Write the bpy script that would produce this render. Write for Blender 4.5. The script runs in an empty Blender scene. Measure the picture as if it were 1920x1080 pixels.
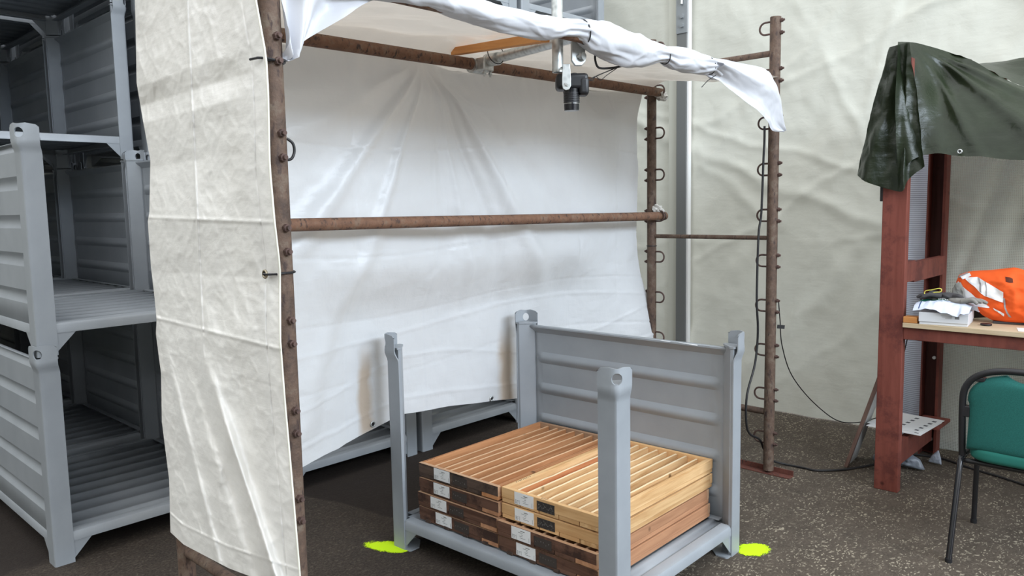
import bpy, bmesh, math, random
from mathutils import Vector, Matrix, noise
random.seed(7)
PI = math.pi
scn = bpy.context.scene
C = scn.collection

# ------------------------------------------------------------------ camera
# world: X runs along the long side of the booth, Y across it, Z up, metres
YAW = math.radians(43.509); PITCH = 0.10553; ROLL = -0.018964
def uv(x, y, z):                       # view-aligned axes -> booth-aligned axes
    return Vector((x*math.sin(YAW)+y*math.cos(YAW), -x*math.cos(YAW)+y*math.sin(YAW), z))
fw = Vector((0, math.cos(PITCH), -math.sin(PITCH)))
r0 = Vector((1, 0, 0)); u0 = Vector((0, math.sin(PITCH), math.cos(PITCH)))
rt = math.cos(ROLL)*r0 + math.sin(ROLL)*u0
up = -math.sin(ROLL)*r0 + math.cos(ROLL)*u0
cd = bpy.data.cameras.new('camera'); cam = bpy.data.objects.new('camera', cd); C.objects.link(cam)
cd.sensor_width = 36; cd.lens = 1458.8/1920*36; cd.clip_start = .05; cd.clip_end = 200
R_, U_, F_ = uv(*rt), uv(*up), uv(*fw)
cam.matrix_world = Matrix(((R_.x, U_.x, -F_.x, 0), (R_.y, U_.y, -F_.y, 0), (R_.z, U_.z, -F_.z, 1.6), (0, 0, 0, 1)))
scn.camera = cam

# ------------------------------------------------------------------ light and exposure
w = bpy.data.worlds.new('world'); scn.world = w; w.use_nodes = True
bg = w.node_tree.nodes['Background']; bg.inputs[0].default_value = (.96, .98, 1.0, 1); bg.inputs[1].default_value = 1.5
def area(name, loc, target, sx, sy, power, col):
    l = bpy.data.lights.new(name, 'AREA'); l.shape = 'RECTANGLE'; l.size = sx; l.size_y = sy; l.energy = power; l.color = col
    o = bpy.data.objects.new(name, l); C.objects.link(o); o.location = loc
    o.rotation_euler = (Vector(target)-Vector(loc)).to_track_quat('-Z', 'Y').to_euler(); return o
area('added_daylight', (2.3, -5.0, 4.5), (2.5, 2.2, .9), 6.2, 1.8, 470, (.74, .86, 1.0))  # unseen soft lamp added high to the camera's right for bluish daylight
scn.view_settings.view_transform = 'Standard'; scn.view_settings.look = 'None'
scn.view_settings.gamma = 1; scn.view_settings.use_curve_mapping = False
scn.view_settings.exposure = 0.46

# ------------------------------------------------------------------ helpers
def link_mesh(name, verts, faces, mat, parent=None, smooth=False, bevel=0):
    me = bpy.data.meshes.new(name); me.from_pydata([tuple(v) for v in verts], [], faces); me.update()
    if mat: me.materials.append(mat)
    if smooth:
        me.polygons.foreach_set('use_smooth', [True]*len(me.polygons))
    o = bpy.data.objects.new(name, me); C.objects.link(o)
    if parent: o.parent = parent
    if bevel:
        b = o.modifiers.new('bevel', 'BEVEL'); b.width = bevel; b.segments = 2; b.limit_method = 'ANGLE'; b.angle_limit = .7
        b.harden_normals = False
    return o
def angle_smooth(o, ang=.6):
    me = o.data; bm = bmesh.new(); bm.from_mesh(me)
    for f in bm.faces: f.smooth = True
    for e in bm.edges:
        if len(e.link_faces) == 2 and e.calc_face_angle(0) > ang: e.smooth = False
    bm.to_mesh(me); bm.free(); return o
class MB:
    def __init__(s): s.v = []; s.f = []
    def add(s, vs, fs, M=None):
        n = len(s.v)
        s.v += [(M @ Vector(v)) if M else Vector(v) for v in vs]; s.f += [tuple(i+n for i in f) for f in fs]
    def box(s, x0, x1, y0, y1, z0, z1, M=None):
        s.add([(x0,y0,z0),(x1,y0,z0),(x1,y1,z0),(x0,y1,z0),(x0,y0,z1),(x1,y0,z1),(x1,y1,z1),(x0,y1,z1)],
              [(0,3,2,1),(4,5,6,7),(0,1,5,4),(1,2,6,5),(2,3,7,6),(3,0,4,7)], M)
    def prism(s, poly, a, b, fn):       # poly in 2-D, extruded from a to b; fn(p, q, t) -> xyz
        n = len(poly); vs = [fn(p, q, a) for p, q in poly]+[fn(p, q, b) for p, q in poly]
        fs = [tuple(range(n))[::-1], tuple(range(n, 2*n))]+[(i, (i+1) % n, n+(i+1) % n, n+i) for i in range(n)]
        s.add(vs, fs)
    def tube(s, pts, r, n=10, caps=True, rf=None, M=None):
        pts = [Vector(p) for p in pts]; k = len(pts)
        d = (pts[1]-pts[0]).normalized(); a = d.orthogonal().normalized(); vs = []
        for i, p in enumerate(pts):
            t = (pts[min(i+1, k-1)]-pts[max(i-1, 0)]).normalized()
            a = (a-a.dot(t)*t).normalized(); b = t.cross(a)
            rr = rf(i/(k-1)) if rf else r
            for j in range(n):
                an = 2*PI*j/n; vs.append(p+(a*math.cos(an)+b*math.sin(an))*rr)
        fs = [(i*n+j, i*n+(j+1) % n, (i+1)*n+(j+1) % n, (i+1)*n+j) for i in range(k-1) for j in range(n)]
        if caps: fs += [tuple(range(n))[::-1], tuple(range((k-1)*n, k*n))]
        s.add(vs, fs, M)
    def make(s, name, mat, parent=None, smooth=False, bevel=0, ang=None):
        o = link_mesh(name, s.v, s.f, mat, parent, smooth, bevel)
        if ang: angle_smooth(o, ang)
        return o
def tube_obj(name, pts, r, mat, parent=None, n=12, rf=None):
    m = MB(); m.tube(pts, r, n, True, rf); return m.make(name, mat, parent, ang=.9)
def box_obj(name, x0, x1, y0, y1, z0, z1, mat, parent=None, bevel=.002, M=None):
    m = MB(); m.box(x0, x1, y0, y1, z0, z1, M); return m.make(name, mat, parent, bevel=bevel)
def sheet(name, fn, nu, nv, mat, parent=None, smooth=True):
    vs = [fn(i/nu, j/nv) for j in range(nv+1) for i in range(nu+1)]
    fs = [(j*(nu+1)+i, j*(nu+1)+i+1, (j+1)*(nu+1)+i+1, (j+1)*(nu+1)+i) for j in range(nv) for i in range(nu)]
    return link_mesh(name, vs, fs, mat, parent, smooth)
def smoothpath(pts, sub=6):            # Catmull-Rom
    P = [Vector(p) for p in pts]; out = []
    for i in range(len(P)-1):
        a, b, c, d = P[max(i-1, 0)], P[i], P[i+1], P[min(i+2, len(P)-1)]
        for k in range(sub):
            t = k/sub
            out.append(.5*((2*b)+(c-a)*t+(2*a-5*b+4*c-d)*t*t+(3*b-a-3*c+d)*t**3))
    return out+[P[-1]]
def interp(x, tab):
    if x <= tab[0][0]: return tab[0][1]
    for (a, p), (b, q) in zip(tab, tab[1:]):
        if x <= b: return p+(q-p)*(x-a)/(b-a)
    return tab[-1][1]
def ss(a, b, x):
    t = min(1, max(0, (x-a)/(b-a))); return t*t*(3-2*t)
def tag(o, label, cat, group=None, kind=None):
    if label: o['label'] = label
    if cat: o['category'] = cat
    if group: o['group'] = group
    if kind: o['kind'] = kind
    return o
def thing(name, label, cat, loc=(0,0,0), rz=0, group=None):
    o = bpy.data.objects.new(name, None); C.objects.link(o); o.empty_display_size = .1
    o.location = loc; o.rotation_euler = (0, 0, rz); return tag(o, label, cat, group)
def copy_tree(o, parent=None):
    c = o.copy(); C.objects.link(c)
    if parent: c.parent = parent
    for ch in list(o.children): copy_tree(ch, c)
    return c
def fbm(x, y, z=0, o=4):
    return noise.fractal(Vector((x, y, z)), 1.0, 2.1, o, noise_basis='PERLIN_ORIGINAL')
def crumple(x, y, z=0):                # sharp creases between flat facets
    d = noise.voronoi(Vector((x, y, z)))[0]
    return min(.35, d[1]-d[0])

# ------------------------------------------------------------------ materials
def mat(name, col, rough=.5, metal=0, spec=.5):
    m = bpy.data.materials.new(name); m.use_nodes = True
    b = m.node_tree.nodes['Principled BSDF']; b.inputs['Base Color'].default_value = (*col, 1)
    b.inputs['Roughness'].default_value = rough; b.inputs['Metallic'].default_value = metal
    b.inputs['Specular IOR Level'].default_value = spec
    return m
class NT:
    def __init__(s, m): s.m = m; s.t = m.node_tree; s.b = s.t.nodes['Principled BSDF']; s.out = s.t.nodes['Material Output']
    def n(s, typ, **k):
        x = s.t.nodes.new(typ)
        for a, v in k.items():
            if a.startswith('i_'):
                key = a[2:]; key = int(key) if key.isdigit() else key.replace('_', ' ')
                x.inputs[key].default_value = v
            else: setattr(x, a, v)
        return x
    def l(s, a, b): s.t.links.new(a, b)
    def co(s, which='Object', scale=None):
        tc = s.n('ShaderNodeTexCoord'); o = tc.outputs[which]
        if scale:
            mp = s.n('ShaderNodeMapping'); mp.inputs['Scale'].default_value = scale; s.l(o, mp.inputs[0]); o = mp.outputs[0]
        return o
    def noise(s, co, scale, detail=4, rough=.55, dist=0):
        x = s.n('ShaderNodeTexNoise', i_Scale=scale, i_Detail=detail, i_Roughness=rough, i_Distortion=dist); s.l(co, x.inputs['Vector']); return x.outputs['Fac']
    def ramp(s, fac, stops):
        x = s.n('ShaderNodeValToRGB'); e = x.color_ramp.elements
        while len(e) < len(stops): e.new(.5)
        for i, (p, c) in enumerate(stops):
            e[i].position = p; e[i].color = (*c, 1) if len(c) == 3 else c
        s.l(fac, x.inputs[0]); return x.outputs[0]
    def fac(s, fac, a, b):
        x = s.n('ShaderNodeMapRange', i_1=a, i_2=b); s.l(fac, x.inputs[0]); return x.outputs[0]
    def mix(s, fac, a, b, mode='MIX'):
        x = s.n('ShaderNodeMix', data_type='RGBA', blend_type=mode)
        for sock, v in ((x.inputs[0], fac), (x.inputs[6], a), (x.inputs[7], b)):
            if isinstance(v, (int, float)): sock.default_value = v
            elif isinstance(v, tuple): sock.default_value = (*v, 1)
            else: s.l(v, sock)
        return x.outputs[2]
    def math(s, op, a, b=None, c=None):
        x = s.n('ShaderNodeMath', operation=op)
        for i, v in enumerate((a, b, c)):
            if v is None: continue
            if isinstance(v, (int, float)): x.inputs[i].default_value = v
            else: s.l(v, x.inputs[i])
        return x.outputs[0]
    def bump(s, h, strength=.3, dist=.01, prev=None):
        x = s.n('ShaderNodeBump', i_Strength=strength, i_Distance=dist); s.l(h, x.inputs['Height'])
        if prev: s.l(prev, x.inputs['Normal'])
        s.l(x.outputs[0], s.b.inputs['Normal']); return x.outputs[0]

def steel_paint():
    m = mat('grey_steel_paint', (.25, .27, .29), .40); t = NT(m); c = t.co()
    n1 = t.noise(c, 5, 5); t.l(t.ramp(n1, [(.3, (.27, .292, .315)), (.7, (.315, .338, .362))]), t.b.inputs['Base Color'])
    t.bump(t.noise(c, 220, 2), .08, .002); return m
STEEL = steel_paint()

def rusty(name, a, b, c3):
    m = mat(name, a, .75); t = NT(m); c = t.co()
    n1 = t.noise(c, 16, 8, .7); n2 = t.noise(t.co(scale=(1, 1, .35)), 60, 4)
    col = t.ramp(n1, [(.32, a), (.52, b), (.68, c3)])
    sp = t.fac(n2, .56, .66); t.l(t.mix(sp, col, (.05, .03, .025)), t.b.inputs['Base Color'])
    t.bump(t.noise(c, 120, 5), .5, .004); return m
RUST = rusty('rusty_steel', (.060, .038, .028), (.118, .073, .050), (.165, .128, .095))
RUST_RAIL = rusty('rust_brown_rail', (.12, .062, .038), (.19, .095, .055), (.19, .135, .095))
DARKRUST = rusty('dark_rust', (.06, .035, .03), (.09, .05, .04), (.12, .08, .065))

def tarp(name, col, transl, rough=.42, cell=70, beige=None):
    m = mat(name, col, rough, 0, .45); t = NT(m); c = t.co()
    n1 = t.noise(c, 1.6, 5); base = t.ramp(n1, [(.3, tuple(x*.95 for x in col)), (.7, col)])
    t.l(base, t.b.inputs['Base Color'])
    tr = t.n('ShaderNodeBsdfTranslucent'); tr.inputs[0].default_value = (*(beige or col), 1)
    mx = t.n('ShaderNodeMixShader', i_0=transl); t.l(t.b.outputs[0], mx.inputs[1]); t.l(tr.outputs[0], mx.inputs[2]); t.l(mx.outputs[0], t.out.inputs[0])
    # woven plastic: fine streaks across and small creases
    a = t.noise(t.co(scale=(2, 2, 14)), 3, 4); b = t.noise(t.co(scale=(12, 12, 2.2)), 2.4, 4); cc = t.noise(c, 7, 6, .6, .6)
    h = t.math('ADD', t.math('MULTIPLY', a, .3), t.math('ADD', t.math('MULTIPLY', b, .25), cc))
    nb = t.bump(h, .35, .012); t.l(nb, tr.inputs['Normal'])
    return m, t, base
WHITE, _, _ = tarp('white_tarpaulin', (.89, .87, .825), .18, .36)
WHITE_ROLL, _tr, _ = tarp('bright_white_tarpaulin', (.70, .71, .745), .12, .4)
for _n in _tr.t.nodes:
    if _n.type == 'BUMP': _n.inputs['Strength'].default_value = .12
def drape_mat():
    m, t, base = tarp('white_tarpaulin_brown_patches', (.77, .785, .80), .26, .33, beige=(.8, .72, .62))
    sx = t.n('ShaderNodeSeparateXYZ'); t.l(t.co(), sx.inputs[0]); X, Y, Z = sx.outputs
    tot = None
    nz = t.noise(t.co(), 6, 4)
    for (xc, xw, z0, z1) in ((3.11, .085, .48, .92), (2.14, .05, .56, .97)):  # two soft brown patches low on the sheet
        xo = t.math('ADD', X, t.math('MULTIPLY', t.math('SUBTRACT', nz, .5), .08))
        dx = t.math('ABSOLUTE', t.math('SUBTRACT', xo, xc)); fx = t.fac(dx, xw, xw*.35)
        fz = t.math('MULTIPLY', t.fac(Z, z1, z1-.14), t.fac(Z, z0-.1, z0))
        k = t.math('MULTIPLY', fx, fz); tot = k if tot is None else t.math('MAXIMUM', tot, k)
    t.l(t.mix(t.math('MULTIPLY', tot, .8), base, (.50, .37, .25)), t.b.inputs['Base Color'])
    return m
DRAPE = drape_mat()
def tent_mat():
    m, t, base = tarp('tent_fabric', (.60, .605, .54), .12, .6, beige=(.6, .6, .52))
    return m
TENT = tent_mat()
def green_tarp():
    m = mat('dark_green_tarpaulin', (.022, .03, .016), .33, 0, .32); t = NT(m); c = t.co()
    t.l(t.ramp(t.noise(c, 4, 5), [(.3, (.011, .016, .0075)), (.7, (.019, .027, .013))]), t.b.inputs['Base Color'])
    t.bump(t.math('ADD', t.noise(c, 22, 5, .6, .5), t.math('MULTIPLY', t.noise(t.co(scale=(4, 4, 30)), 3, 3), .3)), .35, .008); return m
GREEN = green_tarp()

def wood(name, lo, hi, dark=None, scale=1, rough=.7, axis=0):
    m = mat(name, lo, rough, 0, .25); t = NT(m)
    oi = t.n('ShaderNodeObjectInfo'); tc = t.n('ShaderNodeTexCoord')
    ad = t.n('ShaderNodeVectorMath', operation='ADD'); mu = t.n('ShaderNodeVectorMath', operation='SCALE'); mu.inputs['Scale'].default_value = 7.3
    cm = t.n('ShaderNodeCombineXYZ'); t.l(oi.outputs['Random'], cm.inputs[0]); t.l(oi.outputs['Random'], cm.inputs[1]); t.l(oi.outputs['Random'], cm.inputs[2])
    t.l(cm.outputs[0], mu.inputs[0]); t.l(tc.outputs['Object'], ad.inputs[0]); t.l(mu.outputs[0], ad.inputs[1])
    mp = t.n('ShaderNodeMapping'); sc = [22, 22, 22]; sc[axis] = 1.6; mp.inputs['Scale'].default_value = sc; t.l(ad.outputs[0], mp.inputs[0])
    g = t.noise(mp.outputs[0], 1.6*scale, 5, .6, .5)
    col = t.ramp(g, [(.3, lo), (.62, hi)])
    var = t.math('ADD', .84, t.math('MULTIPLY', oi.outputs['Random'], .3))
    vm = t.n('ShaderNodeVectorMath', operation='SCALE'); t.l(col, vm.inputs[0]); t.l(var, vm.inputs['Scale']); col = vm.outputs[0]
    if dark:
        d = t.noise(ad.outputs[0], 7, 6, .7); col = t.mix(t.fac(d, .48, .62), col, dark)
    kn = t.n('ShaderNodeTexVoronoi', i_Scale=5.5); t.l(ad.outputs[0], kn.inputs['Vector'])
    col = t.mix(t.fac(kn.outputs['Distance'], .085, .03), col, tuple(x*.35 for x in lo))
    t.l(col, t.b.inputs['Base Color']); t.bump(g, .25, .003); return m
PALE = wood('pale_pine', (.46, .25, .10), (.68, .45, .23))
PALE_END = wood('pale_pine_crosswise', (.58, .32, .135), (.74, .47, .23), axis=1)
WARM = wood('warm_brown_pine', (.32, .13, .05), (.48, .23, .105))
WARM_MIX = wood('aged_pine', (.50, .27, .12), (.66, .42, .22))
REDW = wood('reddish_pine', (.42, .13, .05), (.62, .26, .11))
BROWN_SIDE = wood('brown_pine', (.33, .16, .085), (.46, .24, .13))
WARM_LIT_TOP = wood('warm_pine_lit_top', (.60, .36, .20), (.72, .46, .27))  # divider tops lightened in colour to stand for light from above
PALE_LIT_TOP = wood('pale_pine_lit_top', (.80, .60, .36), (.90, .72, .46))
WARM_END = wood('warm_pine_crosswise', (.34, .19, .11), (.48, .30, .18), axis=1)
DARK_END = wood('dark_stained_wood', (.055, .036, .028), (.105, .07, .052), (.035, .024, .02), axis=1)
RED_END = wood('dark_red_brown_wood', (.075, .035, .022), (.15, .078, .052), (.05, .027, .02), axis=1)
BATTEN = wood('orange_batten_wood', (.55, .22, .06), (.66, .30, .10), axis=1)
PLY = wood('pale_plywood', (.55, .42, .26), (.66, .53, .36), axis=1)
REDPAINT = wood('red_brown_paint', (.155, .042, .03), (.21, .062, .045), (.12, .035, .028), axis=2, rough=.6)
DARKRED = wood('dark_brown_paint', (.03, .014, .012), (.05, .022, .018), axis=2)
WEB_SHADE = wood('post_recess_shade', (.045, .014, .012), (.07, .024, .02), axis=2)  # darkened post colour, stands for shade inside the channel
LEAN = wood('weathered_brown_board', (.09, .05, .04), (.14, .085, .065), axis=2)

GALV = mat('galvanised_steel', (.5, .52, .52), .38, .75)
_t = NT(GALV); _v = _t.n('ShaderNodeTexVoronoi', i_Scale=45); _t.l(_t.co(), _v.inputs['Vector'])
_t.l(_t.ramp(_v.outputs['Distance'], [(.0, (.38, .4, .4)), (.6, (.62, .64, .63))]), _t.b.inputs['Base Color'])
BLACK = mat('black_plastic', (.012, .012, .014), .45)
BLACKG = mat('black_gloss', (.01, .01, .012), .18)
CABLE = mat('black_cable_rubber', (.012, .011, .012), .55)
CHROME = mat('bright_ring', (.7, .7, .7), .2, 1)
GLASS = mat('lens_glass', (.02, .02, .03), .03, 0, 1)
PAPER = mat('white_paper', (.8, .8, .79), .7)
INK = mat('dark_ink', (.06, .06, .065), .8)
STENCIL = mat('black_stencil_paint', (.03, .027, .025), .8)
_t = NT(STENCIL); _t.l(_t.ramp(_t.noise(_t.co(scale=(1, 1.5, 1)), 60, 4, .7), [(.55, (.028, .024, .022)), (.68, (.13, .12, .11))]), _t.b.inputs['Base Color'])
STENCIL2 = mat('faded_black_stencil', (.045, .034, .028), .85)
CHALK = mat('white_chalk', (.25, .24, .22), .9)
ALU = mat('tent_column_grey', (.19, .195, .19), .5, .1)
PLATE = mat('pale_grey_plate', (.3, .32, .33), .45, .2)
GAP_LIGHT = mat('white_gap_light', (.85, .85, .84), .5)
CREAM = mat('cream_fabric_hem', (.62, .62, .54), .7)
WHITEPL = mat('white_card_box', (.66, .67, .69), .55)
BAG = mat('bluish_white_plastic_bag', (.68, .74, .88), .3)
BAGGREEN = mat('green_print', (.01, .17, .11), .4)
ORANGE = mat('orange_fabric', (.88, .115, .012), .8)
_t = NT(ORANGE); _t.bump(_t.noise(_t.co(), 30, 5), .3, .006)
REFL = mat('silver_reflective_tape', (.88, .88, .88), .35)
REFLG = mat('grey_tape_edge', (.33, .31, .31), .5)
GLOVE = mat('dark_grey_glove_fabric', (.055, .052, .055), .85)
GLOVEL = mat('light_grey_glove_palm', (.24, .23, .21), .85)
YEL = mat('yellow_cord', (.75, .68, .12), .6)
TEAL = mat('teal_upholstery', (.008, .135, .12), .9)
_t = NT(TEAL); _t.l(_t.ramp(_t.noise(_t.co(), 260, 2), [(.3, (.007, .092, .080)), (.7, (.012, .13, .112))]), _t.b.inputs['Base Color']); _t.bump(_t.noise(_t.co(), 320, 2), .4, .002)
BAGDK = mat('crumpled_grey_film', (.16, .18, .21), .35)
TAPEW = mat('translucent_packing_film', (.62, .60, .56), .35)

def floor_mat():
    m = mat('stone_chip_asphalt', (.05, .045, .04), .8, 0, .3); t = NT(m); c = t.co()
    sx = t.n('ShaderNodeSeparateXYZ'); t.l(c, sx.inputs[0]); X, Y, Z = sx.outputs
    # distance to the right of the view axis, in metres: stone chips show there
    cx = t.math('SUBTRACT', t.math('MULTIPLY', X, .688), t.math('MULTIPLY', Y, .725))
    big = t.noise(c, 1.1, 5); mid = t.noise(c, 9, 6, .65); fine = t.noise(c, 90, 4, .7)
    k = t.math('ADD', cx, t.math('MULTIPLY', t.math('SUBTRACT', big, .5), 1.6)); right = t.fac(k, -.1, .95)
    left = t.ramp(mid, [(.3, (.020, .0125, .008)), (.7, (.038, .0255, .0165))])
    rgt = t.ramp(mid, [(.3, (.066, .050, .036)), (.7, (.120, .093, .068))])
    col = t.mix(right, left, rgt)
    col = t.mix(t.fac(fine, .35, .75), t.mix(.45, col, (.01, .008, .007)), t.mix(.25, col, (.2, .17, .14)))
    wob = t.n('ShaderNodeVectorMath', operation='SCALE'); nn = t.n('ShaderNodeTexNoise', i_Scale=22.0, i_Detail=3.0); t.l(c, nn.inputs['Vector'])
    wob.inputs['Scale'].default_value = .06; t.l(nn.outputs['Color'], wob.inputs[0])
    ad = t.n('ShaderNodeVectorMath', operation='ADD'); t.l(c, ad.inputs[0]); t.l(wob.outputs[0], ad.inputs[1])
    chips = None
    for rot, sc in ((.3, 30), (1.5, 40), (2.5, 34)):
        mp = t.n('ShaderNodeMapping'); mp.inputs['Rotation'].default_value = (0, 0, rot); mp.inputs['Scale'].default_value = (1, 2.6, 1); t.l(ad.outputs[0], mp.inputs[0])
        v = t.n('ShaderNodeTexVoronoi', i_Scale=float(sc)); t.l(mp.outputs[0], v.inputs['Vector'])
        sp = t.n('ShaderNodeSeparateColor'); t.l(v.outputs['Color'], sp.inputs[0])
        kk = t.math('MULTIPLY', t.fac(v.outputs['Distance'], .34, .22), t.math('GREATER_THAN', sp.outputs[0], .62))
        chips = kk if chips is None else t.math('MAXIMUM', chips, kk)
    amt = t.math('MULTIPLY', chips, t.math('ADD', .10, t.math('MULTIPLY', right, t.fac(t.noise(c, 5, 4), .33, .6))))
    col = t.mix(t.math('MULTIPLY', amt, .9), col, (.34, .295, .22))
    # darker ground towards the stacked cages
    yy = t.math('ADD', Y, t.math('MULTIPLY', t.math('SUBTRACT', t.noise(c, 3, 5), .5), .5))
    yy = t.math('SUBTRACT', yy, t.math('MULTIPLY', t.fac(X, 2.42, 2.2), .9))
    dark_zone = t.math('MULTIPLY', t.fac(yy, 3.02, 3.1), t.fac(X, 4.2, 3.4)); col = t.mix(t.math('MULTIPLY', dark_zone, .75), col, (.016, .011, .009))
    t.l(col, t.b.inputs['Base Color'])
    t.bump(t.math('ADD', mid, t.math('MULTIPLY', fine, .6)), .5, .008)
    return m
FLOOR = floor_mat()

# ------------------------------------------------------------------ the setting
def structure(o): o['kind'] = 'structure'; return o
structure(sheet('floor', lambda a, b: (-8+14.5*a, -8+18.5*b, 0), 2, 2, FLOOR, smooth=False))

def wall_right(a, b):
    y = -7.9+18.2*a; z = .004+5.2*b
    d = .018*fbm(y*1.1, z*.7, 3) + .012*fbm(y*3, z*2.2, 9)
    for (ky, kz, cc, amp, wd) in ((.8, .6, 2.95, .03, .09), (.75, .66, 2.3, .025, .07), (-.55, .83, -.2, .02, .06), (.9, .44, 2.1, .022, .08), (-.4, .92, .55, .02, .05), (.5, .87, 2.6, .012, .028), (.62, .78, 1.75, .012, .03), (.7, .71, 3.6, .012, .03), (-.3, .95, 1.1, .010, .028), (.95, .3, 2.55, .010, .03), (.9, -.44, .9, .012, .03), (.35, .94, 3.2, .012, .03), (.05, 1, 1.42, .010, .028)):
        q = (y*ky+z*kz-cc+.06*fbm(y*2, z*2, 5)); d += amp*math.exp(-(q/wd)**2)*ss(-.8, .4, fbm(y*.8, z*.8, cc))
    d -= .05*crumple(y*1.4, z*1.4, 1)*.4+.010*crumple(y*4, z*3, 4)+.005*crumple(y*9, z*9, 8)
    return (5.62-d-.10*math.exp(-z*5)*.3, y, z)
structure(sheet('wall_right', wall_right, 760, 300, TENT))
DARKWALL = mat('dark_hall_wall', (.07, .075, .08), .9)
structure(sheet('wall_back', lambda a, b: (-7.9+13.5*a, 9.9, .004+5.2*b), 4, 4, TENT))
structure(sheet('wall_left', lambda a, b: (-7.5, -7.9+17.8*a, .004+5.2*b), 4, 4, TENT))
structure(sheet('wall_front', lambda a, b: (-7.9+7.9*a, -7.5, .004+5.2*b), 4, 4, DARKWALL))
structure(sheet('trim_wall_hem', lambda a, b: (5.585, 3.43+.07*a, .01+5.1*b), 1, 30, CREAM))
structure(box_obj('trim_wall_gap_light', 5.556, 5.60, 3.301, 3.3155, .01, 5.1, GAP_LIGHT, bevel=0))  # white strip stands for light through the gap beside the column

col_ = thing('tent_column', 'grey steel tent column against the pale tent wall', 'column', (5.562, 3.362, 0))
box_obj('column_profile', -.012, .03, -.044, .047, .002, 5.1, ALU, col_, .004)
box_obj('splice_plate', -.020, -.0125, -.052, .047, 2.93, 4.3, PLATE, col_, .002)
for z in (2.99, 3.06):
    m = MB(); m.tube([(-.020, -.008, z), (-.034, -.008, z)], .018, 6); m.make('bolt', PLATE, col_)
tube_obj('tie_rod', [(-.034, -.01, 3.15), (-.034, -.012, 3.7), (-.034, -.01, 4.2)], .012, GALV, col_)

# ------------------------------------------------------------------ stacking cages
W, D, H = .988, 1.284, .970
def post_meshes(sx, sy):
    """an angle post with a flared, pierced head; corner at origin, legs inward"""
    rc = .010; a = rc*PI/4
    def flare(z): return .015*ss(.893, .948, z)
    def P(s, z):
        f = flare(z); rc = .010+.026*ss(.90, .965, z); a = rc*PI/4
        if abs(s) <= a:
            ph = math.radians(225)+s/rc; x, y = rc+rc*math.cos(ph), rc+rc*math.sin(ph)
        elif s > 0: x, y = rc+(s-a), 0
        else: x, y = 0, rc+(-s-a)
        return Vector((x-f, y-f, z))
    knots = [-.082, -.07, -.03, -.011, -.006, 0, .006, .011, .03, .07, .082]
    zs = [0, .3, .6, .893, .907, .92, .934, .948, .956]
    vs, fs = [], []
    n = len(knots)
    for z in zs:
        for s in knots: vs.append(P(s, z))
    for j in range(len(zs)-1):
        for i in range(n-1): fs.append((j*n+i, j*n+i+1, (j+1)*n+i+1, (j+1)*n+i))
    # pierced block
    idx = {}
    def V(s, z):
        k = (round(s, 5), round(z, 5))
        if k not in idx:
            vs.append(P(s, z)); idx[k] = len(vs)-1
        return idx[k]
    for i, s in enumerate(knots): idx[(round(s, 5), .956)] = (len(zs)-1)*n+i
    inner = [-.03, -.011, -.006, 0, .006, .011, .03]; zb = [.956, .97, .983, .996, 1.01]
    sq = [(s, zb[0]) for s in inner]+[(.03, z) for z in zb[1:]]+[(s, zb[-1]) for s in inner[::-1][1:]]+[(-.03, z) for z in zb[::-1][1:-1]]
    ring = []
    for (s, z) in sq:
        an = math.atan2(z-.983, s); ring.append((.021*math.cos(an), .983+.0215*math.sin(an)))
    m = len(sq)
    for i in range(m):
        j = (i+1) % m
        fs.append((V(*sq[i]), V(*sq[j]), V(*ring[j]), V(*ring[i])))
    for sg in (-1, 1):
        for s0, s1 in ((.03, .07), (.07, .082)):
            for z0, z1 in zip(zb, zb[1:]):
                fs.append((V(sg*s0, z0), V(sg*s1, z0), V(sg*s1, z1), V(sg*s0, z1)))
    top = lambda s: 1.024-.018*ss(.062, .083, abs(s))-.004*(1-ss(0, .03, abs(s)))
    for s0, s1 in zip(knots, knots[1:]):
        fs.append((V(s0, 1.01), V(s1, 1.01), V(s1, top(s1)), V(s0, top(s0))))
    ox = 0 if sx > 0 else W; oy = 0 if sy > 0 else D
    T = lambda v: Vector((ox+sx*v[0], oy+sy*v[1], v[2]))
    # give the skin its plate thickness
    sk = [T(v) for v in vs]
    me = bpy.data.meshes.new('corner_post'); me.from_pydata(sk, [], fs); me.update()
    bm = bmesh.new(); bm.from_mesh(me); bmesh.ops.recalc_face_normals(bm, faces=bm.faces)
    bmesh.ops.solidify(bm, geom=bm.faces[:], thickness=.005)
    poly = [(.005, .005), (.08, .005), (.08, .019), (.02, .079), (.005, .079)]
    b = MB(); b.prism(poly, .002, .953, lambda p, q, t: (p, q, t))
    vv = [bm.verts.new(T(v)) for v in b.v]
    for f in b.f: bm.faces.new([vv[i] for i in f])
    bmesh.ops.recalc_face_normals(bm, faces=bm.faces)
    for f in bm.faces: f.smooth = True
    for e in bm.edges:
        if len(e.link_faces) == 2 and e.calc_face_angle(0) > .5: e.smooth = False
    bm.to_mesh(me); bm.free(); me.materials.append(STEEL)
    b = MB(); poly = [(-.002, -.002), (.081, -.002), (.083, .004), (.083, .022), (.022, .083), (.004, .083), (-.002, .081)]
    b.prism(poly, .954, .9625, lambda p, q, t: T((p, q, t)))
    sm = bpy.data.meshes.new('shelf_plate'); sm.from_pydata(b.v, [], b.f); sm.materials.append(STEEL)
    b = MB(); poly = [(.004, .004), (.112, .004), (.118, .012), (.118, .06), (.06, .118), (.012, .118), (.004, .112)]
    b.prism(poly, .0005, .006, lambda p, q, t: T((p, q, t)))
    fm = bpy.data.meshes.new('foot_plate'); fm.from_pydata(b.v, [], b.f); fm.materials.append(STEEL)
    return me, sm, fm
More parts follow.
